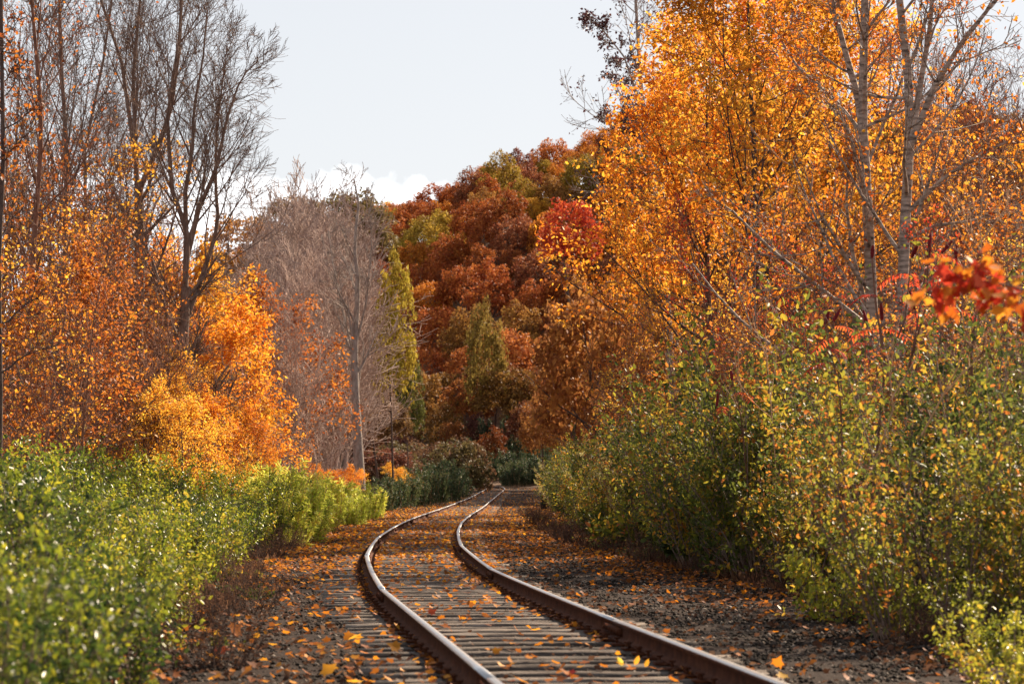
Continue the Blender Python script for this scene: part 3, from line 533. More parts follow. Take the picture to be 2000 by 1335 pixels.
for (px, Y, s, rz, lm, lb) in [(1475, 58, 1.03, .4, 'l_gold', 'tallest golden-orange maple standing just left of the pale-barked pair'), (1560, 64, 1.05, 2.2, 'l_orange', 'orange maple directly behind the pale-barked pair'), (1405, 66, .95, 4.0, 'l_orange', 'orange maple at the left edge of the big orange mass'),
                           (1335, 86, .82, 1.0, 'l_gold', 'lower golden maple leaning out toward the track'), (1600, 84, 1.1, 5., 'l_orange', 'orange maple far behind the pale-barked trees'), (1460, 80, 1.2, 5.5, 'l_orange', 'tall orange maple behind the golden one'), (1370, 98, 1.1, 2.5, 'l_rust', 'dark rust maple filling in behind the lower golden one')]:
    key = ('MAPLE', lm)
    if key not in cache: cache[key] = fresh(MAPLE['crown'], M[lm])
    put('maple_tree', MAPLE, wx(px, Y), Y, lb, 'tree', MG, sc=(s * .95, s * .95, s), rz=rz, recolor={'crown': cache[key]})
hero('dark_leaved_tree', [([(1320, 900), (1300, 500), (1270, 300), (1252, 150), (1240, -60)], .13, .35, 0), ([(1262, 230), (1220, 110), (1180, 60), (1150, 30)], .05, .3, 0), ([(1280, 340), (1220, 250), (1175, 225)], .035, .3, 1), ([(1300, 380), (1240, 210), (1200, 130)], .035, .3, 1)], 92,
     'half-bare tree with dark purple leaves against the sky', seed=91, limbs=14, lt=(.3, .98), lang=.9, llen=.22, bark='bark_grey', leaf='l_maroon', per=4, keep=.36, leafsize=.11, minr=.007)
k = 0
for (px, Y, s, v) in [(1790, 62, .72, 0), (1850, 70, .8, 1), (1905, 60, .7, 2), (1960, 66, .75, 0), (2010, 58, .7, 1), (1740, 80, .85, 2), (1880, 85, .9, 0), (1950, 92, 1.0, 1)]:
    k += 1; key = ('BT', v)
    if key not in cache: cache[key] = {'trunk': fresh(BTREE[v]['trunk'], M['bark_twig']), 'branches': fresh(BTREE[v]['branches'], M['bark_twig'])}
    put('bare_tree', BTREE[v], wx(px, Y), Y, f'reddish leafless tree behind the right bank, {ordinal(k)} of eight', 'tree', 'reddish leafless trees on the right', sc=(s, s, s), rz=k, recolor=cache[key])
k = 0
for (px, Y, s, lm) in [(1760, 52, .95, 'l_rust'), (1830, 56, 1.1, 'l_orange'), (1900, 50, 1.0, 'l_rust'), (1975, 54, 1.15, 'l_orange'), (1640, 50, .8, 'l_rust'), (1560, 50, .72, 'l_rust'), (1450, 52, .66, 'l_gold'), (1340, 56, .66, 'l_gold'), (1250, 62, .64, 'l_rust'), (1390, 47, .55, 'l_rust'), (1500, 44, .55, 'l_gold'), (1610, 42, .55, 'l_rust'), (1180, 72, .7, 'l_rust'), (1940, 44, .8, 'l_orange'), (1800, 40, .6, 'l_red'), (1870, 38, .55, 'l_gold'), (1425, 52, .80, 'l_red'), (1500, 50, .70, 'l_red'), (1560, 47, .6, 'l_red')]:
    k += 1; key = ('SPARSE', lm)
    if key not in cache: cache[key] = fresh(SPARSE['crown'], M[lm])
    put('thin_sapling', SPARSE, wx(px, Y), Y, f'thin twiggy sapling with scattered leaves, {ordinal(k)} along the right bank', 'tree', 'thin saplings on the right bank', sc=s, rz=k * 2.1, recolor={'crown': cache[key]})

k = 19
for (px, Y, s, lm) in [(1330, 44, .36, 'l_gold'), (1400, 40, .36, 'l_rust'), (1470, 38, .38, 'l_gold'), (1540, 36, .40, 'l_rust'), (1600, 34, .40, 'l_gold'), (1660, 31, .40, 'l_rust'), (1840, 27, .42, 'l_gold'), (1910, 27, .45, 'l_rust'), (1980, 29, .5, 'l_gold'), (1270, 52, .42, 'l_gold'), (1220, 60, .45, 'l_rust'), (1300, 50, .45, 'l_rust'), (1430, 46, .48, 'l_gold'), (1520, 42, .45, 'l_rust')]:
    k += 1
    put('thin_sapling', SPARSE, wx(px, Y), Y, f'thin twiggy sapling with scattered leaves, {ordinal(k)} along the right bank', 'tree', 'thin saplings on the right bank', sc=(s * 1.5, s * 1.5, s), rz=k * 2.1, recolor={'crown': cache[('SPARSE', lm)]}) if k % 2 else None

# ------------------------------------------------------------------ shrubs
def make_shrub(seed, H, nst=16, splay=.35, cnt=9, per=14, size=.05, kind='oval', leaf='l_privet', bark='bark_brown', spread=.35, llen=.42, up=.10, jit=.02, l3=0, clump=.35, droop=.2, minr=.0025, per0=8, lang=.6, tonef=None):
    r = np.random.RandomState(seed); a = r.rand(nst) * 6.28; q = r.rand(nst) ** .6
    st = np.stack([np.cos(a) * spread * q, np.sin(a) * spread * q, np.zeros(nst)], 1)
    di = np.stack([np.cos(a) * splay * (q + .2), np.sin(a) * splay * (q + .2), np.ones(nst)], 1)
    P0, R0 = grow(st, di, H * r.uniform(.6, 1.15, nst), np.full(nst, .011), 8, .03, .07, .3, r)
    P1, R1 = kids(P0, R0, cnt, .12, .95, lang, llen, .6, .5, 5, up, .12, .4, r=r)
    R1 = np.maximum(R1, minr); lv = [(P0, R0, 4), (P1, R1, 3)]
    V, Fc = tubes(lv); out = dict(stems=mesh('stems', V, Fc, mats=[M[bark]]))
    LP = P1
    out['foliage'] = leafmesh('foliage', LP, per, size, kind, M[leaf], t0=.05, jit=jit, r=r, clump=clump, droop=droop, tonef=tonef) if per else None
    if out['foliage'] is None: del out['foliage']
    return out
PRIV = [make_shrub(300 + i, 1.9, nst=20, cnt=12, per=15, size=.07, leaf='l_privet', jit=.035, clump=.7) for i in range(4)]
OLIV = [make_shrub(310 + i, 2.2, nst=20, cnt=11, per=24, size=.062, leaf='l_olive', jit=.05, spread=.45, splay=.45, clump=.6) for i in range(4)]
YBIG = [make_shrub(325 + i, 2.5, nst=18, cnt=10, per=18, size=.058, leaf='l_olive', jit=.05, spread=.45, splay=.4, clump=.7, droop=.5) for i in range(2)]
YELL = [make_shrub(320 + i, 1.3, nst=12, cnt=9, per=14, size=.065, leaf='l_yellow', jit=.04, spread=.25, splay=.5, droop=.6) for i in range(2)]
WEED = [make_shrub(330 + i, 1.25, nst=22, cnt=16, per=11, size=.11, kind='narrow', leaf='l_bright', jit=.012, spread=.45, splay=.22, llen=.13, lang=.5, bark='stalk') for i in range(3)]
DRY = [make_shrub(340 + i, 1.3, nst=24, cnt=12, per=6, size=.04, kind='dia', leaf='l_brown', bark='bark_dark', spread=.4, splay=.5) for i in range(2)]
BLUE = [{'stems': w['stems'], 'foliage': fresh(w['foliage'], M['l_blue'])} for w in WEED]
PLUME = [make_shrub(350 + i, 2.6, nst=26, cnt=9, per=16, size=.08, kind='narrow', leaf='l_pale', jit=.02, spread=.4, splay=.55, llen=.2, lang=.4, bark='stalk', up=-.02) for i in range(2)]
LOW = [make_shrub(360 + i, .45, nst=18, cnt=6, per=9, size=.085, kind='oval', leaf='l_olive', jit=.03, spread=.5, splay=.9, llen=.5) for i in range(2)]
# left hedge
ly = np.array([9, 11, 13, 17.2, 27.8, 39, 60, 81, 107]); lx = np.array([-1.55, -1.75, -1.95, -2.35, -3.2, -3.9, -4.6, -5.3, -5.4])
lt_ = np.array([9, 14, 20, 30, 40, 60, 90]); 
cnt = [0] * 6
for rowi, (back, hs) in enumerate([(.55, .76), (1.4, .95), (2.6, 1.08), (3.8, 1.2)]):
    Y = 10.6 + rowi * .5
    while Y < 60:
        e = np.interp(Y, ly, lx) + .25 * (Y < 20); X = e - back + rs.uniform(-.25, .25)
        px = 1000 + F * X / Y
        if px > -170:
            cnt[rowi] += 1; s = hs * np.interp(Y, [10, 16, 25, 35, 60], [.62, .58, .60, .68, .76]) * rs.uniform(.72, 1.28)
            put('green_shrub', PRIV[rs.randint(4)], X, Y, f'glossy green hedge shrub, {ordinal(cnt[rowi])} from the camera in the {ordinal(rowi + 1)} row back from the track', 'shrub', 'glossy green shrubs of the left hedge', sc=(s * 1.0, s * 1.0, s), rz=rs.rand() * 6.28)
        Y += .95 * (1 + Y / 40)
for i, (px, Y, s) in enumerate([(300, 30, .9), (250, 22, .8), (390, 33, .8), (500, 48, .8), (330, 24, .55), (480, 50, .7)]):
    put('yellow_shrub', YELL[i % 2], wx(px, Y), Y, ['yellowing shrub poking through the left hedge top', 'yellow-green sprig low in the left hedge', 'yellow leafy shrub on the hedge edge beside the gravel', 'orange-yellow shrub before the bright weeds', 'small yellow sprig hanging over the gravel', 'small yellow shrub at the far end of the left hedge'][i], 'shrub', sc=s, rz=i)
k = 0
for (px, Y, s) in [(515, 54, 1.25), (540, 57, 1.3), (570, 60, 1.35), (598, 63, 1.25), (620, 66, 1.15), (585, 54, 1.1), (655, 76, .95), (680, 80, 1.0), (705, 84, 1.0), (722, 88, .85), (690, 74, .7), (550, 50, 1.0), (640, 80, 1.0)]:
    k += 1; put('leafy_weed', WEED[k % 3], wx(px, Y), Y, f'sunlit lime-green weed clump, {ordinal(k)} of those left of the track bend', 'weed', 'sunlit weeds by the left of the track', sc=s, rz=k * 1.3)
k = 0
for (px, Y, s) in [(745, 108, 1.0), (765, 112, 1.1), (785, 120, 1.2), (808, 125, 1.25), (830, 132, 1.3), (850, 140, 1.4), (868, 150, 1.5), (885, 160, 1.45), (800, 140, 1.6), (840, 155, 1.7), (770, 135, 1.5), (902, 178, 1.1), (895, 200, 1.8), (870, 185, 2.0), (840, 190, 2.0)]:
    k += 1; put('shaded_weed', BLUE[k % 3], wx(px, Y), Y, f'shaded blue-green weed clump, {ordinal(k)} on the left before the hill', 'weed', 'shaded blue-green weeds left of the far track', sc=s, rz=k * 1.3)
k = 0
for (Yb, n, x0, x1, s) in [(264, 8, 988, 1078, 1.5), (272, 8, 984, 1080, 1.9), (286, 10, 905, 1075, 2.2), (296, 11, 860, 1100, 2.9), (308, 10, 850, 1110, 3.6)]:
    for j in range(n):
        px = x0 + (x1 - x0) * (j + rs.rand() * .7) / n; Y = Yb + rs.uniform(-3, 3) + (0 if px > 960 else (960 - px) * .12); k += 1
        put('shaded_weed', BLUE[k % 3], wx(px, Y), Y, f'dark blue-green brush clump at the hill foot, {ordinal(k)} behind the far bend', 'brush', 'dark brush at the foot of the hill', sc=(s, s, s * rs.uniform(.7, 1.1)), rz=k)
# right bank
ry = np.array([12, 15, 19.1, 30.3, 39, 47, 65.6, 90, 127, 150]); rx = np.array([4.0, 3.8, 3.68, 3.5, 2.63, 1.8, 1.05, .95, 1.0, 1.3])
cnt = [0] * 6
for rowi, (back, s0) in enumerate([(.75, .72), (1.35, .95), (2.2, 1.1), (3.3, 1.22), (4.8, 1.35)]):
    Y = 15.5 + rowi * .8
    while Y < 132:
        e = np.interp(Y, ry, rx); X = e + back * (1 + Y / 200) + rs.uniform(-.3, .3); px = 1000 + F * X / Y
        if px < 2150:
            cnt[rowi] += 1; s = s0 * rs.uniform(.8, 1.15) * float(np.interp(Y, [15, 40, 60, 130], [.95, 1.0, 1.12, 1.1]))
            pick = rs.rand()
            pr, ds, nmx = (OLIV[rs.randint(4)], 'olive-green', 'green_shrub')
            if rowi == 0 and 35 < Y < 62: pr, ds = LOW[0], 'low leafy'
            if pick < .13: pr, ds = YELL[rs.randint(2)], 'yellow-leaved'; s *= 1.3
            elif pick < .27 and 20 < Y < 60: pr, ds = DRY[rs.randint(2)], 'dry brown'; s *= 1.1
            if ds == 'low leafy': s = 1.6
            put('bank_shrub', pr, X, Y, f'{ds} bank shrub, {ordinal(cnt[rowi])} from the camera in the {ordinal(rowi + 1)} row right of the track', 'shrub', 'shrubs of the right bank', sc=s, rz=rs.rand() * 6.28)
        Y += 1.25 * (1 + Y / 35)
for i, (px, Y, s) in enumerate([(1340, 41, 1.0), (1400, 38, 1.05), (1455, 36, 1.1), (1510, 34, 1.1), (1560, 31.5, 1.0), (1430, 42, 1.35), (1520, 39, 1.4), (1580, 36, 1.45), (1370, 47, 1.4)]):
    put('green_shrub', OLIV[i % 4], wx(px, Y), Y, f'full olive-green shrub filling the middle of the right bank, {ordinal(i + 1)} of nine', 'shrub', 'full shrubs in the middle of the right bank', sc=s, rz=i * 1.9)
for i, (px, Y, s, lb) in enumerate([(1105, 112, .95, 'left of the two bright arching plume clumps above the dark timbers'), (1140, 100, .9, 'right of the two bright arching plume clumps above the dark timbers'), (1225, 66, 1.0, 'tall pale feathery clump behind the bright plumes'), (1265, 60, 1.05, 'pale feathery clump under the orange maple edge')]):
    put('plume_weed', PLUME[i % 2], wx(px, Y), Y, lb, 'weed', 'pale plume weeds on the right bank', sc=s, rz=i * 2.2)
for i, (px, Y, s, lb) in enumerate([(1950, 15.8, .48, 'bright yellow-green shrub at the right picture edge near the gravel'), (1925, 18.5, .5, 'yellow-green shrub behind the one at the right edge'), (1780, 21.5, .8, 'tall yellow-leaved shrub at the front of the right bank'), (1640, 24, .8, 'drooping yellow-leaved shrub mid right bank'), (1800, 21, 1.3, 'tall yellow-flecked shrub under the pale-barked pair'), (1950, 22, 1.6, 'tall yellow-flecked shrub below the red oak spray'), (1880, 27, 1.9, 'yellow-flecked shrub between the sumac and the oak spray'), (1990, 26, 2.0, 'tallest yellow-flecked shrub at the right picture edge')]):
    put('yellow_shrub', YELL[i % 2] if s < .9 else YBIG[i % 2], wx(px, Y), Y, lb, 'shrub', sc=s * (1 if s < .9 else .62), rz=i)

k = 0
for side, ea, eb in (('left', ly, lx), ('right', ry, rx)):
    Y = 15.5; kk = 0
    while Y < 95:
        sg = -1 if side == 'left' else 1; k += 1; kk += 1; X = float(np.interp(Y, ea, eb)) - sg * rs.uniform(-.15, .45); v = rs.randint(3)
        put('verge_weed', [LOW[k % 2], DRY[k % 2], DRY[(k + 1) % 2]][v], X, Y, f"{['leafy', 'dry brown', 'dead twiggy'][v]} little weed at the {side} gravel edge, {ordinal(kk)} from the camera", 'weed', 'small weeds at the gravel edges', sc=rs.uniform(.3, .5) * (1.3 if v == 0 else 1), rz=k)
        Y += rs.uniform(.8, 2.2) * (1 + Y / 40)
# sumac with dark red cones
def sumac(stems, Y, label, seed):
    Ps, Rs = [], []
    for i, (pts, r0) in enumerate(stems):
        P, R = pixstem(pts, Y, r0, .55, 14, (i % 3 - 1) * .3, seed + i); Ps.append(P); Rs.append(R)
    P = np.stack(Ps); R = np.stack(Rs); base = P[0, 0].copy(); base[2] = float(height(base[0], base[1])) - .05; P -= base
    e = put('sumac', {}, base[0], base[1], label, 'sumac', 'sumacs with dark red seed cones', z=base[2])
    V, Fc = tubes([(P, R, 6)]); obj('stems', mesh('stems', V, Fc, smooth=True, mats=[M['bark_twig']]), e)
    r = np.random.RandomState(seed)
    for i in range(len(P)):
        tip = P[i, -1]; n = 9; zc = np.linspace(0, 1, n); rad = .017 * np.sin(np.pi * np.clip(zc * .85 + .1, 0, 1)) ** .6 * (1 + .15 * r.randn(n)); ln = r.uniform(.12, .19); lean = r.randn(2) * .07
        Pc = np.stack([tip + np.array([lean[0] * z_, lean[1] * z_, -.02 + ln * z_]) for z_ in zc])[None]; V, Fc = tubes([(Pc, rad[None] + .004, 7)]); obj('seed_cone', mesh('seed_cone', V, Fc, mats=[M['cone']]), e)
        m_ = r.randint(1, 3); V_, F_, o0 = [], [], 0
        for _ in range(m_):                                  # pinnate red leaves
            a = r.rand() * 6.28; st = P[i, -2 - r.randint(3)]; Q, RQ = grow(st[None], np.array([[math.cos(a), math.sin(a), .3]]), np.array([.34]), np.array([.003]), 9, -.12, .03, .5, r)
            ps = np.repeat(Q[0, 1:], 2, 0); tg = norm(Q[0, 1:] - Q[0, :-1]); sdv = norm(np.cross(tg, np.array([0, 0, 1.]))); axx = np.empty((16, 3)); axx[0::2] = sdv + .5 * tg; axx[1::2] = -sdv + .5 * tg
            V, Fc, nf = leaves(ps, axx - np.array([0, 0, .4]), np.tile([0, 0, 1.], (16, 1)) + .2 * r.randn(16, 3), np.full(16, .11), 'narrow'); V_.append(V); F_.append(Fc + o0); o0 += len(V)
        V = np.concatenate(V_); Fc = np.concatenate(F_); obj('leaves', mesh('leaves', V, Fc, tone=r.rand(len(Fc)), mats=[M['l_red']]), e)
sumac([([(1700, 1000), (1730, 700), (1712, 600), (1705, 500)], .016), ([(1730, 720), (1770, 620), (1782, 500)], .012), ([(1760, 800), (1790, 650), (1815, 500)], .014), ([(1780, 700), (1810, 600), (1817, 478)], .012), ([(1740, 760), (1720, 660), (1724, 622)], .012)], 27, 'sumac with upright dark red cones in front of the pale-barked pair', 400)
sumac([([(1850, 980), (1830, 700), (1850, 600), (1842, 490)], .015), ([(1840, 720), (1862, 600), (1870, 505)], .012), ([(1845, 740), (1880, 620), (1885, 485)], .012), ([(1830, 760), (1795, 650), (1788, 600)], .011)], 28, 'sumac with dark red cones left of the red oak spray', 420)
sumac([([(1650, 980), (1640, 760), (1618, 660), (1612, 630)], .014), ([(1645, 780), (1640, 700), (1628, 625)], .011), ([(1648, 800), (1690, 700), (1695, 630)], .011)], 29, 'lowest sumac with two dark cones left of the pale trunks', 440)
sumac([([(1460, 950), (1450, 840), (1420, 800), (1400, 790)], .012), ([(1455, 860), (1440, 780), (1430, 740)], .01)], 34, 'small sumac with red leaves low in the middle of the right bank', 460)
# pale dead stalks
def stalk(stems, Y, label, seed, sub=6):
    Ps, Rs = [], []
    for i, (pts, r0) in enumerate(stems):
        P, R = pixstem(pts, Y, r0, .3, 14, (i % 3 - 1) * .3, seed + i); Ps.append(P); Rs.append(R)
    P = np.stack(Ps); R = np.stack(Rs); base = P[0, 0].copy(); base[2] = float(height(base[0], base[1])) - .05; P -= base
    P1, R1 = kids(P, R, sub, .35, .97, .6, .28, .7, .4, 5, .06, .06, .5, r=np.random.RandomState(seed)); V, Fc = tubes([(P, R, 5)])
    e = put('dead_stalk', {}, base[0], base[1], label, 'dead stalk', 'pale dead stalks on the right bank', z=base[2]); obj('stem', mesh('stem', V, Fc, smooth=True, mats=[M['stalk']]), e)
    V, Fc = tubes([(P1, R1, 4)]); obj('side_stems', mesh('side_stems', V, Fc, smooth=True, mats=[M['stalk']]), e)
stalk([([(1935, 900), (1925, 620), (1918, 460), (1922, 380), (1925, 320)], .014), ([(1920, 470), (1960, 420), (1990, 360)], .01), ([(1922, 500), (1890, 430), (1870, 370)], .009)], 30, 'pale tan branching stalk above the red oak spray', 500, 12)
stalk([([(1990, 900), (1985, 600), (1970, 470), (1975, 350)], .012)], 31, 'pale tan stalk at the right picture edge', 510, 12)
stalk([([(1800, 850), (1870, 720), (1888, 650)], .010), ([(1850, 760), (1910, 700), (1925, 640)], .008)], 22, 'pale forked stalk below the red oak spray', 520, 4)
stalk([([(1520, 980), (1505, 780), (1495, 660), (1500, 590)], .011), ([(1500, 700), (1475, 640), (1470, 600)], .008)], 33, 'thin pale stem standing mid right bank', 530, 8)
stalk([([(1455, 980), (1452, 800), (1440, 690), (1470, 640)], .011)], 35, 'thin pale stem beside the small red sumac', 540, 6)
stalk([([(1690, 950), (1745, 800), (1735, 700), (1760, 620)], .011), ([(1740, 780), (1790, 700), (1800, 640)], .008)], 25, 'pale bent stem before the pale trunks', 550, 6)

# red oak sapling outside the right edge whose spray enters the picture
Yo = 12.5; r = np.random.RandomState(7)
bx = wx(2160, Yo)
Pb, Rb = pixstem([(2160, 1500), (2165, 1000), (2130, 640), (2090, 380), (2080, 150)], Yo, .03, .3, 14, .2, 3)
Pc, Rc = pixstem([(2140, 700), (2060, 600), (1990, 560), (1910, 545), (1835, 560)], Yo, .009, .3, 14, -.3, 4)
Pd, Rd = pixstem([(2150, 860), (2070, 800), (1990, 720), (1930, 610)], Yo, .007, .4, 14, -.1, 4)
P = np.stack([Pb, Pc, Pd]); base = Pb[0].copy(); base[2] = float(height(base[0], base[1])) - .05; P[0, 0, 2] = base[2]; P -= base; R = np.stack([Rb, Rc, Rd])
e = put('red_oak_sapling', {}, base[0], base[1], 'red and orange oak leaves on a spray entering at the right picture edge', 'oak sapling', z=base[2])
P1, R1 = kids(P, R, 8, .3, .98, .7, .2, .6, .3, 5, .0, .1, .5, r=r); P1b = P1[8:]
V, Fc = tubes([(P, R, 6), (P1, R1, 4)]); obj('branches', mesh('branches', V, Fc, smooth=True, mats=[M['bark_brown']]), e)
obj('leaves', leafmesh('leaves', np.concatenate([P1[:16], P[1:2, 4::3]  [:, :4].repeat(1, 0)[:, [0, 1, 2, 3, 3]]]), 9, .066, 'maple', M['l_red'], t0=.2, jit=.02, droop=.7, r=r, clump=.3), e)
obj('leaves', leafmesh('leaves', P1[8:16], 13, .062, 'maple', M['l_orange'], t0=.1, jit=.05, droop=.7, r=r, clump=.3), e)

# ------------------------------------------------------------------ dark timbers right of the far track
e = obj('timber_stack', None, None, (1.75, 116, float(height(1.75, 116)))); tag(e, 'stack of old black timbers half hidden in shrubs right of the track', 'timber stack')
tm = box_arr(-.5, .5, -.13, .13, 0, .2); tmm = mesh('timber', tm, BF, mats=[M['oldwood']])
for lv in range(6):
    for j in range(2):
        if lv % 2: o = obj('timber', tmm, e, (.0, -.35 + .7 * j + rs.uniform(-.05, .05), lv * .202), rs.uniform(-.06, .06))
        else: o = obj('timber', tmm, e, (-.35 + .7 * j + rs.uniform(-.05, .05), 0, lv * .202), math.pi / 2 + rs.uniform(-.06, .06))
e = obj('timber_beam', None, None, (wx(1132, 108), 108, wz(925, 108))); tag(e, 'long black timber beam lying level among the shrubs beside the timber stack', 'beam')
obj('beam', mesh('beam', box_arr(-.8, .8, -.14, .14, .02, .2), BF, mats=[M['oldwood']]), e)
zb = float(height(wx(1132, 108), 108)) - wz(925, 108)
for sx in (-.6, .6): obj('post', mesh('post', box_arr(sx - .1, sx + .1, -.1, .1, zb, .018), BF, mats=[M['oldwood']]), e)

# ------------------------------------------------------------------ fallen leaves, litter, grass
def ground_z(X, Y, u): return np.where((u > -3.2) & (u < 4.0), -.035 + grade(Y), height(X, Y) + .01)
def scatter(n, y0, y1, o0, o1, p=1.0, dens=None):
    Y = near_Y(n, y0, y1, p); u = rs.uniform(o0, o1, n)
    if dens is not None: kp = rs.rand(n) < dens(Y, u); Y, u = Y[kp], u[kp]
    P2, _, _ = track(np.interp(Y, line[:, 1], seg), u); return P2[:, 0], P2[:, 1], u
def dens(Y, u):
    b = np.interp(Y, [12, 25, 34, 45, 95, 110, 130, 240], [.07, .13, .33, .95, 1.0, .5, .35, .3])
    side = np.where(np.abs(np.abs(u) - .75) < .2, 2.6, .85) * np.where(u < -1.2, 1.6, 1) * np.where(u > 2.6, 1.8, 1) * np.where((u > 1.2) & (u < 2.4) & (Y < 40), .45, 1)
    return b * side * (.55 + .6 * (vnoise(u * 3, Y, 1.1) > -.1))
X, Y, u = scatter(72000, 12, 240, -3.9, 4.6, 1.15, dens); n = len(X)
s_at = np.interp(Y, line[:, 1], seg)
az = rs.rand(n) * 6.28; ax = np.stack([np.cos(az), np.sin(az), rs.randn(n) * .3], 1); nr = np.stack([rs.randn(n) * .45, rs.randn(n) * .45, np.ones(n)], 1)
zl = ground_z(X, Y, u) + np.where((np.abs(u) < 1.3), .042, .022) + rs.rand(n) * .02
V, Fc, nf = leaves(np.stack([X, Y, zl], 1), ax, nr, rs.uniform(.035, .078, n) * np.where(Y > 45, 1.15, 1), 'maple')
tn = np.clip(rs.rand(n) * .85 + np.where(Y > 42, .15, 0) * rs.rand(n) - np.where((u > 1.2) & (Y < 60), .15, 0), 0, 1)
g = obj('fallen_leaves', mesh('fallen_leaves', V, Fc, tone=np.repeat(tn, nf), mats=[M['l_fallen']])); tag(g, 'orange and rust maple leaves scattered over track and gravel', 'fallen leaves', kind='stuff')
# brown crumpled litter
X, Y, u = scatter(26000, 12, 120, -4.6, 6.0, 1.2, lambda Y, u: np.where(u > 2.3, 1, np.where(u < -1.6, .8, .35))); n = len(X)
az = rs.rand(n) * 6.28; ax = np.stack([np.cos(az), np.sin(az), rs.randn(n) * .4], 1); nr = np.stack([rs.randn(n), rs.randn(n), np.ones(n)], 1)
zl = ground_z(X, Y, u) + .005 + rs.rand(n) * .02
V, Fc, nf = leaves(np.stack([X, Y, zl], 1), ax, nr, rs.uniform(.03, .075, n), 'dia')
g = obj('leaf_litter', mesh('leaf_litter', V, Fc, tone=np.repeat(rs.rand(n), nf), mats=[M['l_brown']])); tag(g, 'dull brown leaf litter along the gravel edges', 'leaf litter', kind='stuff')
# dry grass fringes
for (nm, lab, o0, o1, y0, y1, cnt_, h0, mt) in [('dry_grass', 'dry pinkish grass along the foot of the right bank', 2.9, 4.6, 14, 75, 12000, .19, 'l_brown'), ('edge_grass', 'straw-coloured grass under the left hedge', -4.0, -2.4, 26, 100, 7000, .18, 'l_brown')]:
    X, Y, u = scatter(cnt_, y0, y1, 0, 1, 1.1)
    e_ = np.interp(Y, ry, rx) + (u - .35) * 1.2 if nm == 'dry_grass' else np.interp(Y, ly, lx) + (u - .7) * 1.0
    X = e_; n = len(X); ax = np.stack([rs.randn(n) * .5, rs.randn(n) * .5, np.ones(n)], 1); nr = rs.randn(n, 3)
    kp = vnoise(X * 2, Y, 1.3) > -.15; X, Y, ax, nr = X[kp], Y[kp], ax[kp], nr[kp]; n = len(X)
    V, Fc, nf = leaves(np.stack([X, Y, np.maximum(height(X, Y), -.06 + grade(Y))], 1), ax, nr, rs.uniform(.5, 1.1, n) * h0, 'narrow')
    V = V.copy(); g = obj(nm, mesh(nm, V, Fc, tone=np.repeat(rs.rand(n), nf), mats=[M[mt]])); tag(g, lab, 'grass', kind='stuff')
# green ground cover, right foreground
X, Y, u = scatter(9000, 13.5, 60, 0, 1, 1.2); X = np.interp(Y, ry, rx) + u * 1.6 - .35; n = len(X); kp = vnoise(X * 2, Y * 2, .9) > .0; X, Y = X[kp], Y[kp]; n = len(X)
V, Fc, nf = leaves(np.stack([X, Y, np.maximum(height(X, Y), -.05) + .02 + .10 * rs.rand(n)], 1), rs.randn(n, 3) * np.array([1, 1, .3]), rs.randn(n, 3) * .5 + np.array([0, 0, 1]), rs.uniform(.04, .08, n), 'oval')
g = obj('ground_cover', mesh('ground_cover', V, Fc, tone=np.repeat(rs.rand(n) * .8, nf), mats=[M['l_olive']])); tag(g, 'low dark green ground cover at the foot of the right bank', 'ground cover', kind='stuff')
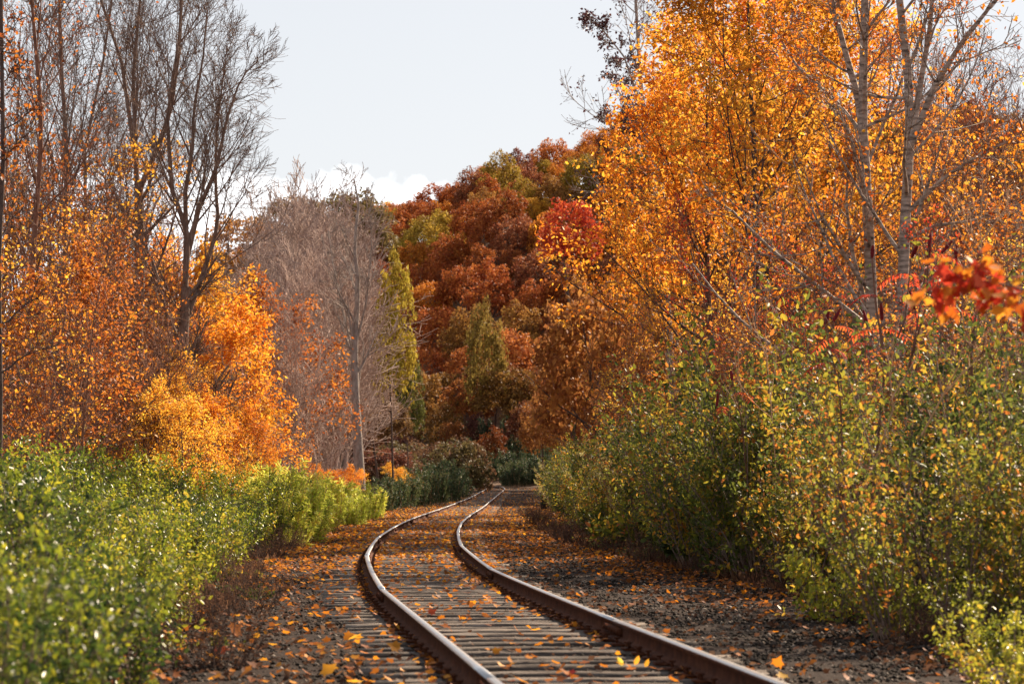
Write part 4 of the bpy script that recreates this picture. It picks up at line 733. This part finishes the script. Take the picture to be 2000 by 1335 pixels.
# single large leaves one can point to
for i, (px, py, sz_, lm, hz, lb) in enumerate([(783, 1272, .11, 'l_gold', .02, 'big curled yellow-orange leaf left of the near rail'), (694, 1248, .12, 'l_orange', .0, 'large orange leaf on the sleeper ends left of the track'), (672, 1250, .10, 'l_orange', .0, 'orange leaf touching the large one on the left sleeper ends'),
        (706, 1212, .09, 'l_gold', .0, 'yellow-orange leaf left of the rail, upper of two'), (1215, 1298, .07, 'l_gold', .05, 'left half of the upright yellow leaf pair between the rails'), (1238, 1296, .07, 'l_gold', .05, 'right half of the upright yellow leaf pair between the rails'), (1258, 1300, .06, 'l_gold', .03, 'single yellow leaf right of the upright yellow pair'),
        (1512, 1305, .085, 'l_orange', .03, 'bright orange leaf standing beyond the right rail'), (1528, 1322, .08, 'l_gold', .0, 'small amber leaf at the foot of the bright orange one'), (845, 1226, .08, 'l_orange', .0, 'orange leaf lying just inside the left rail'), (838, 1200, .09, 'l_red', .0, 'reddish leaf inside the left rail near the bend'), (962, 1277, .08, 'l_gold', .0, 'golden leaf in the middle of the near sleepers'),
        (1011, 1237, .10, 'l_orange', .0, 'orange leaf lying across a sleeper between the rails'), (1044, 1229, .09, 'l_orange', .0, 'orange leaf close to the right rail inside the track'), (650, 1320, .12, 'l_orange', .0, 'orange leaf at the bottom left on the gravel'), (475, 1322, .12, 'l_orange', .0, 'orange leaf at the bottom of the left gravel'), (693, 1330, .10, 'l_orange', .0, 'orange leaf at the bottom beside the sleeper ends'),
        (455, 1244, .13, 'l_orange', .0, 'large maple leaf on the gravel near the left hedge'), (420, 1287, .13, 'l_orange', .0, 'large orange maple leaf on the left gravel nearest the hedge'), (440, 1280, .12, 'l_red', .0, 'red-orange maple leaf overlapping the large one on the left gravel'), (1020, 1332, .11, 'l_orange', .0, 'orange leaf at the bottom edge inside the left rail'), (1107, 1320, .08, 'l_red', .0, 'dark red leaf low between the rails'),
        (1345, 1170, .08, 'l_orange', .0, 'orange leaf on the gravel right of the track under the shrubs'), (1330, 1250, .09, 'l_orange', .0, 'rust leaf on the gravel just beyond the right rail'), (1295, 1175, .09, 'l_orange', .0, 'amber leaf on the right gravel far from the rail')]):
    Y = F * (CAMZ + .0) / (py - HOR); r = np.random.RandomState(900 + i); x = wx(px, Y); kd = 'oval' if 'pair' in lb or 'single yellow' in lb else 'maple'
    az = r.rand() * 6.28; axv = np.array([[math.cos(az) * .8, math.sin(az) * .8 - .3, .25]]); nrv = np.array([[r.randn() * .3, -.7, .8]])
    if hz >= .03: axv = np.array([[-.5 if 'left half' in lb else .45, -.1, .9]]); nrv = np.array([[.2, -1, .1]])
    V, Fc, nf = leaves(ZERO, axv, nrv, np.array([sz_]), kd); zmin = V[:, 2].min()
    me = mesh('fallen_leaf', V, Fc, tone=np.full(len(Fc), r.uniform(.4, .8)), mats=[M[lm]])
    o = obj('fallen_leaf', me, None, (x, Y, .003 - zmin)); tag(o, lb, 'leaf', 'large fallen leaves near the camera')
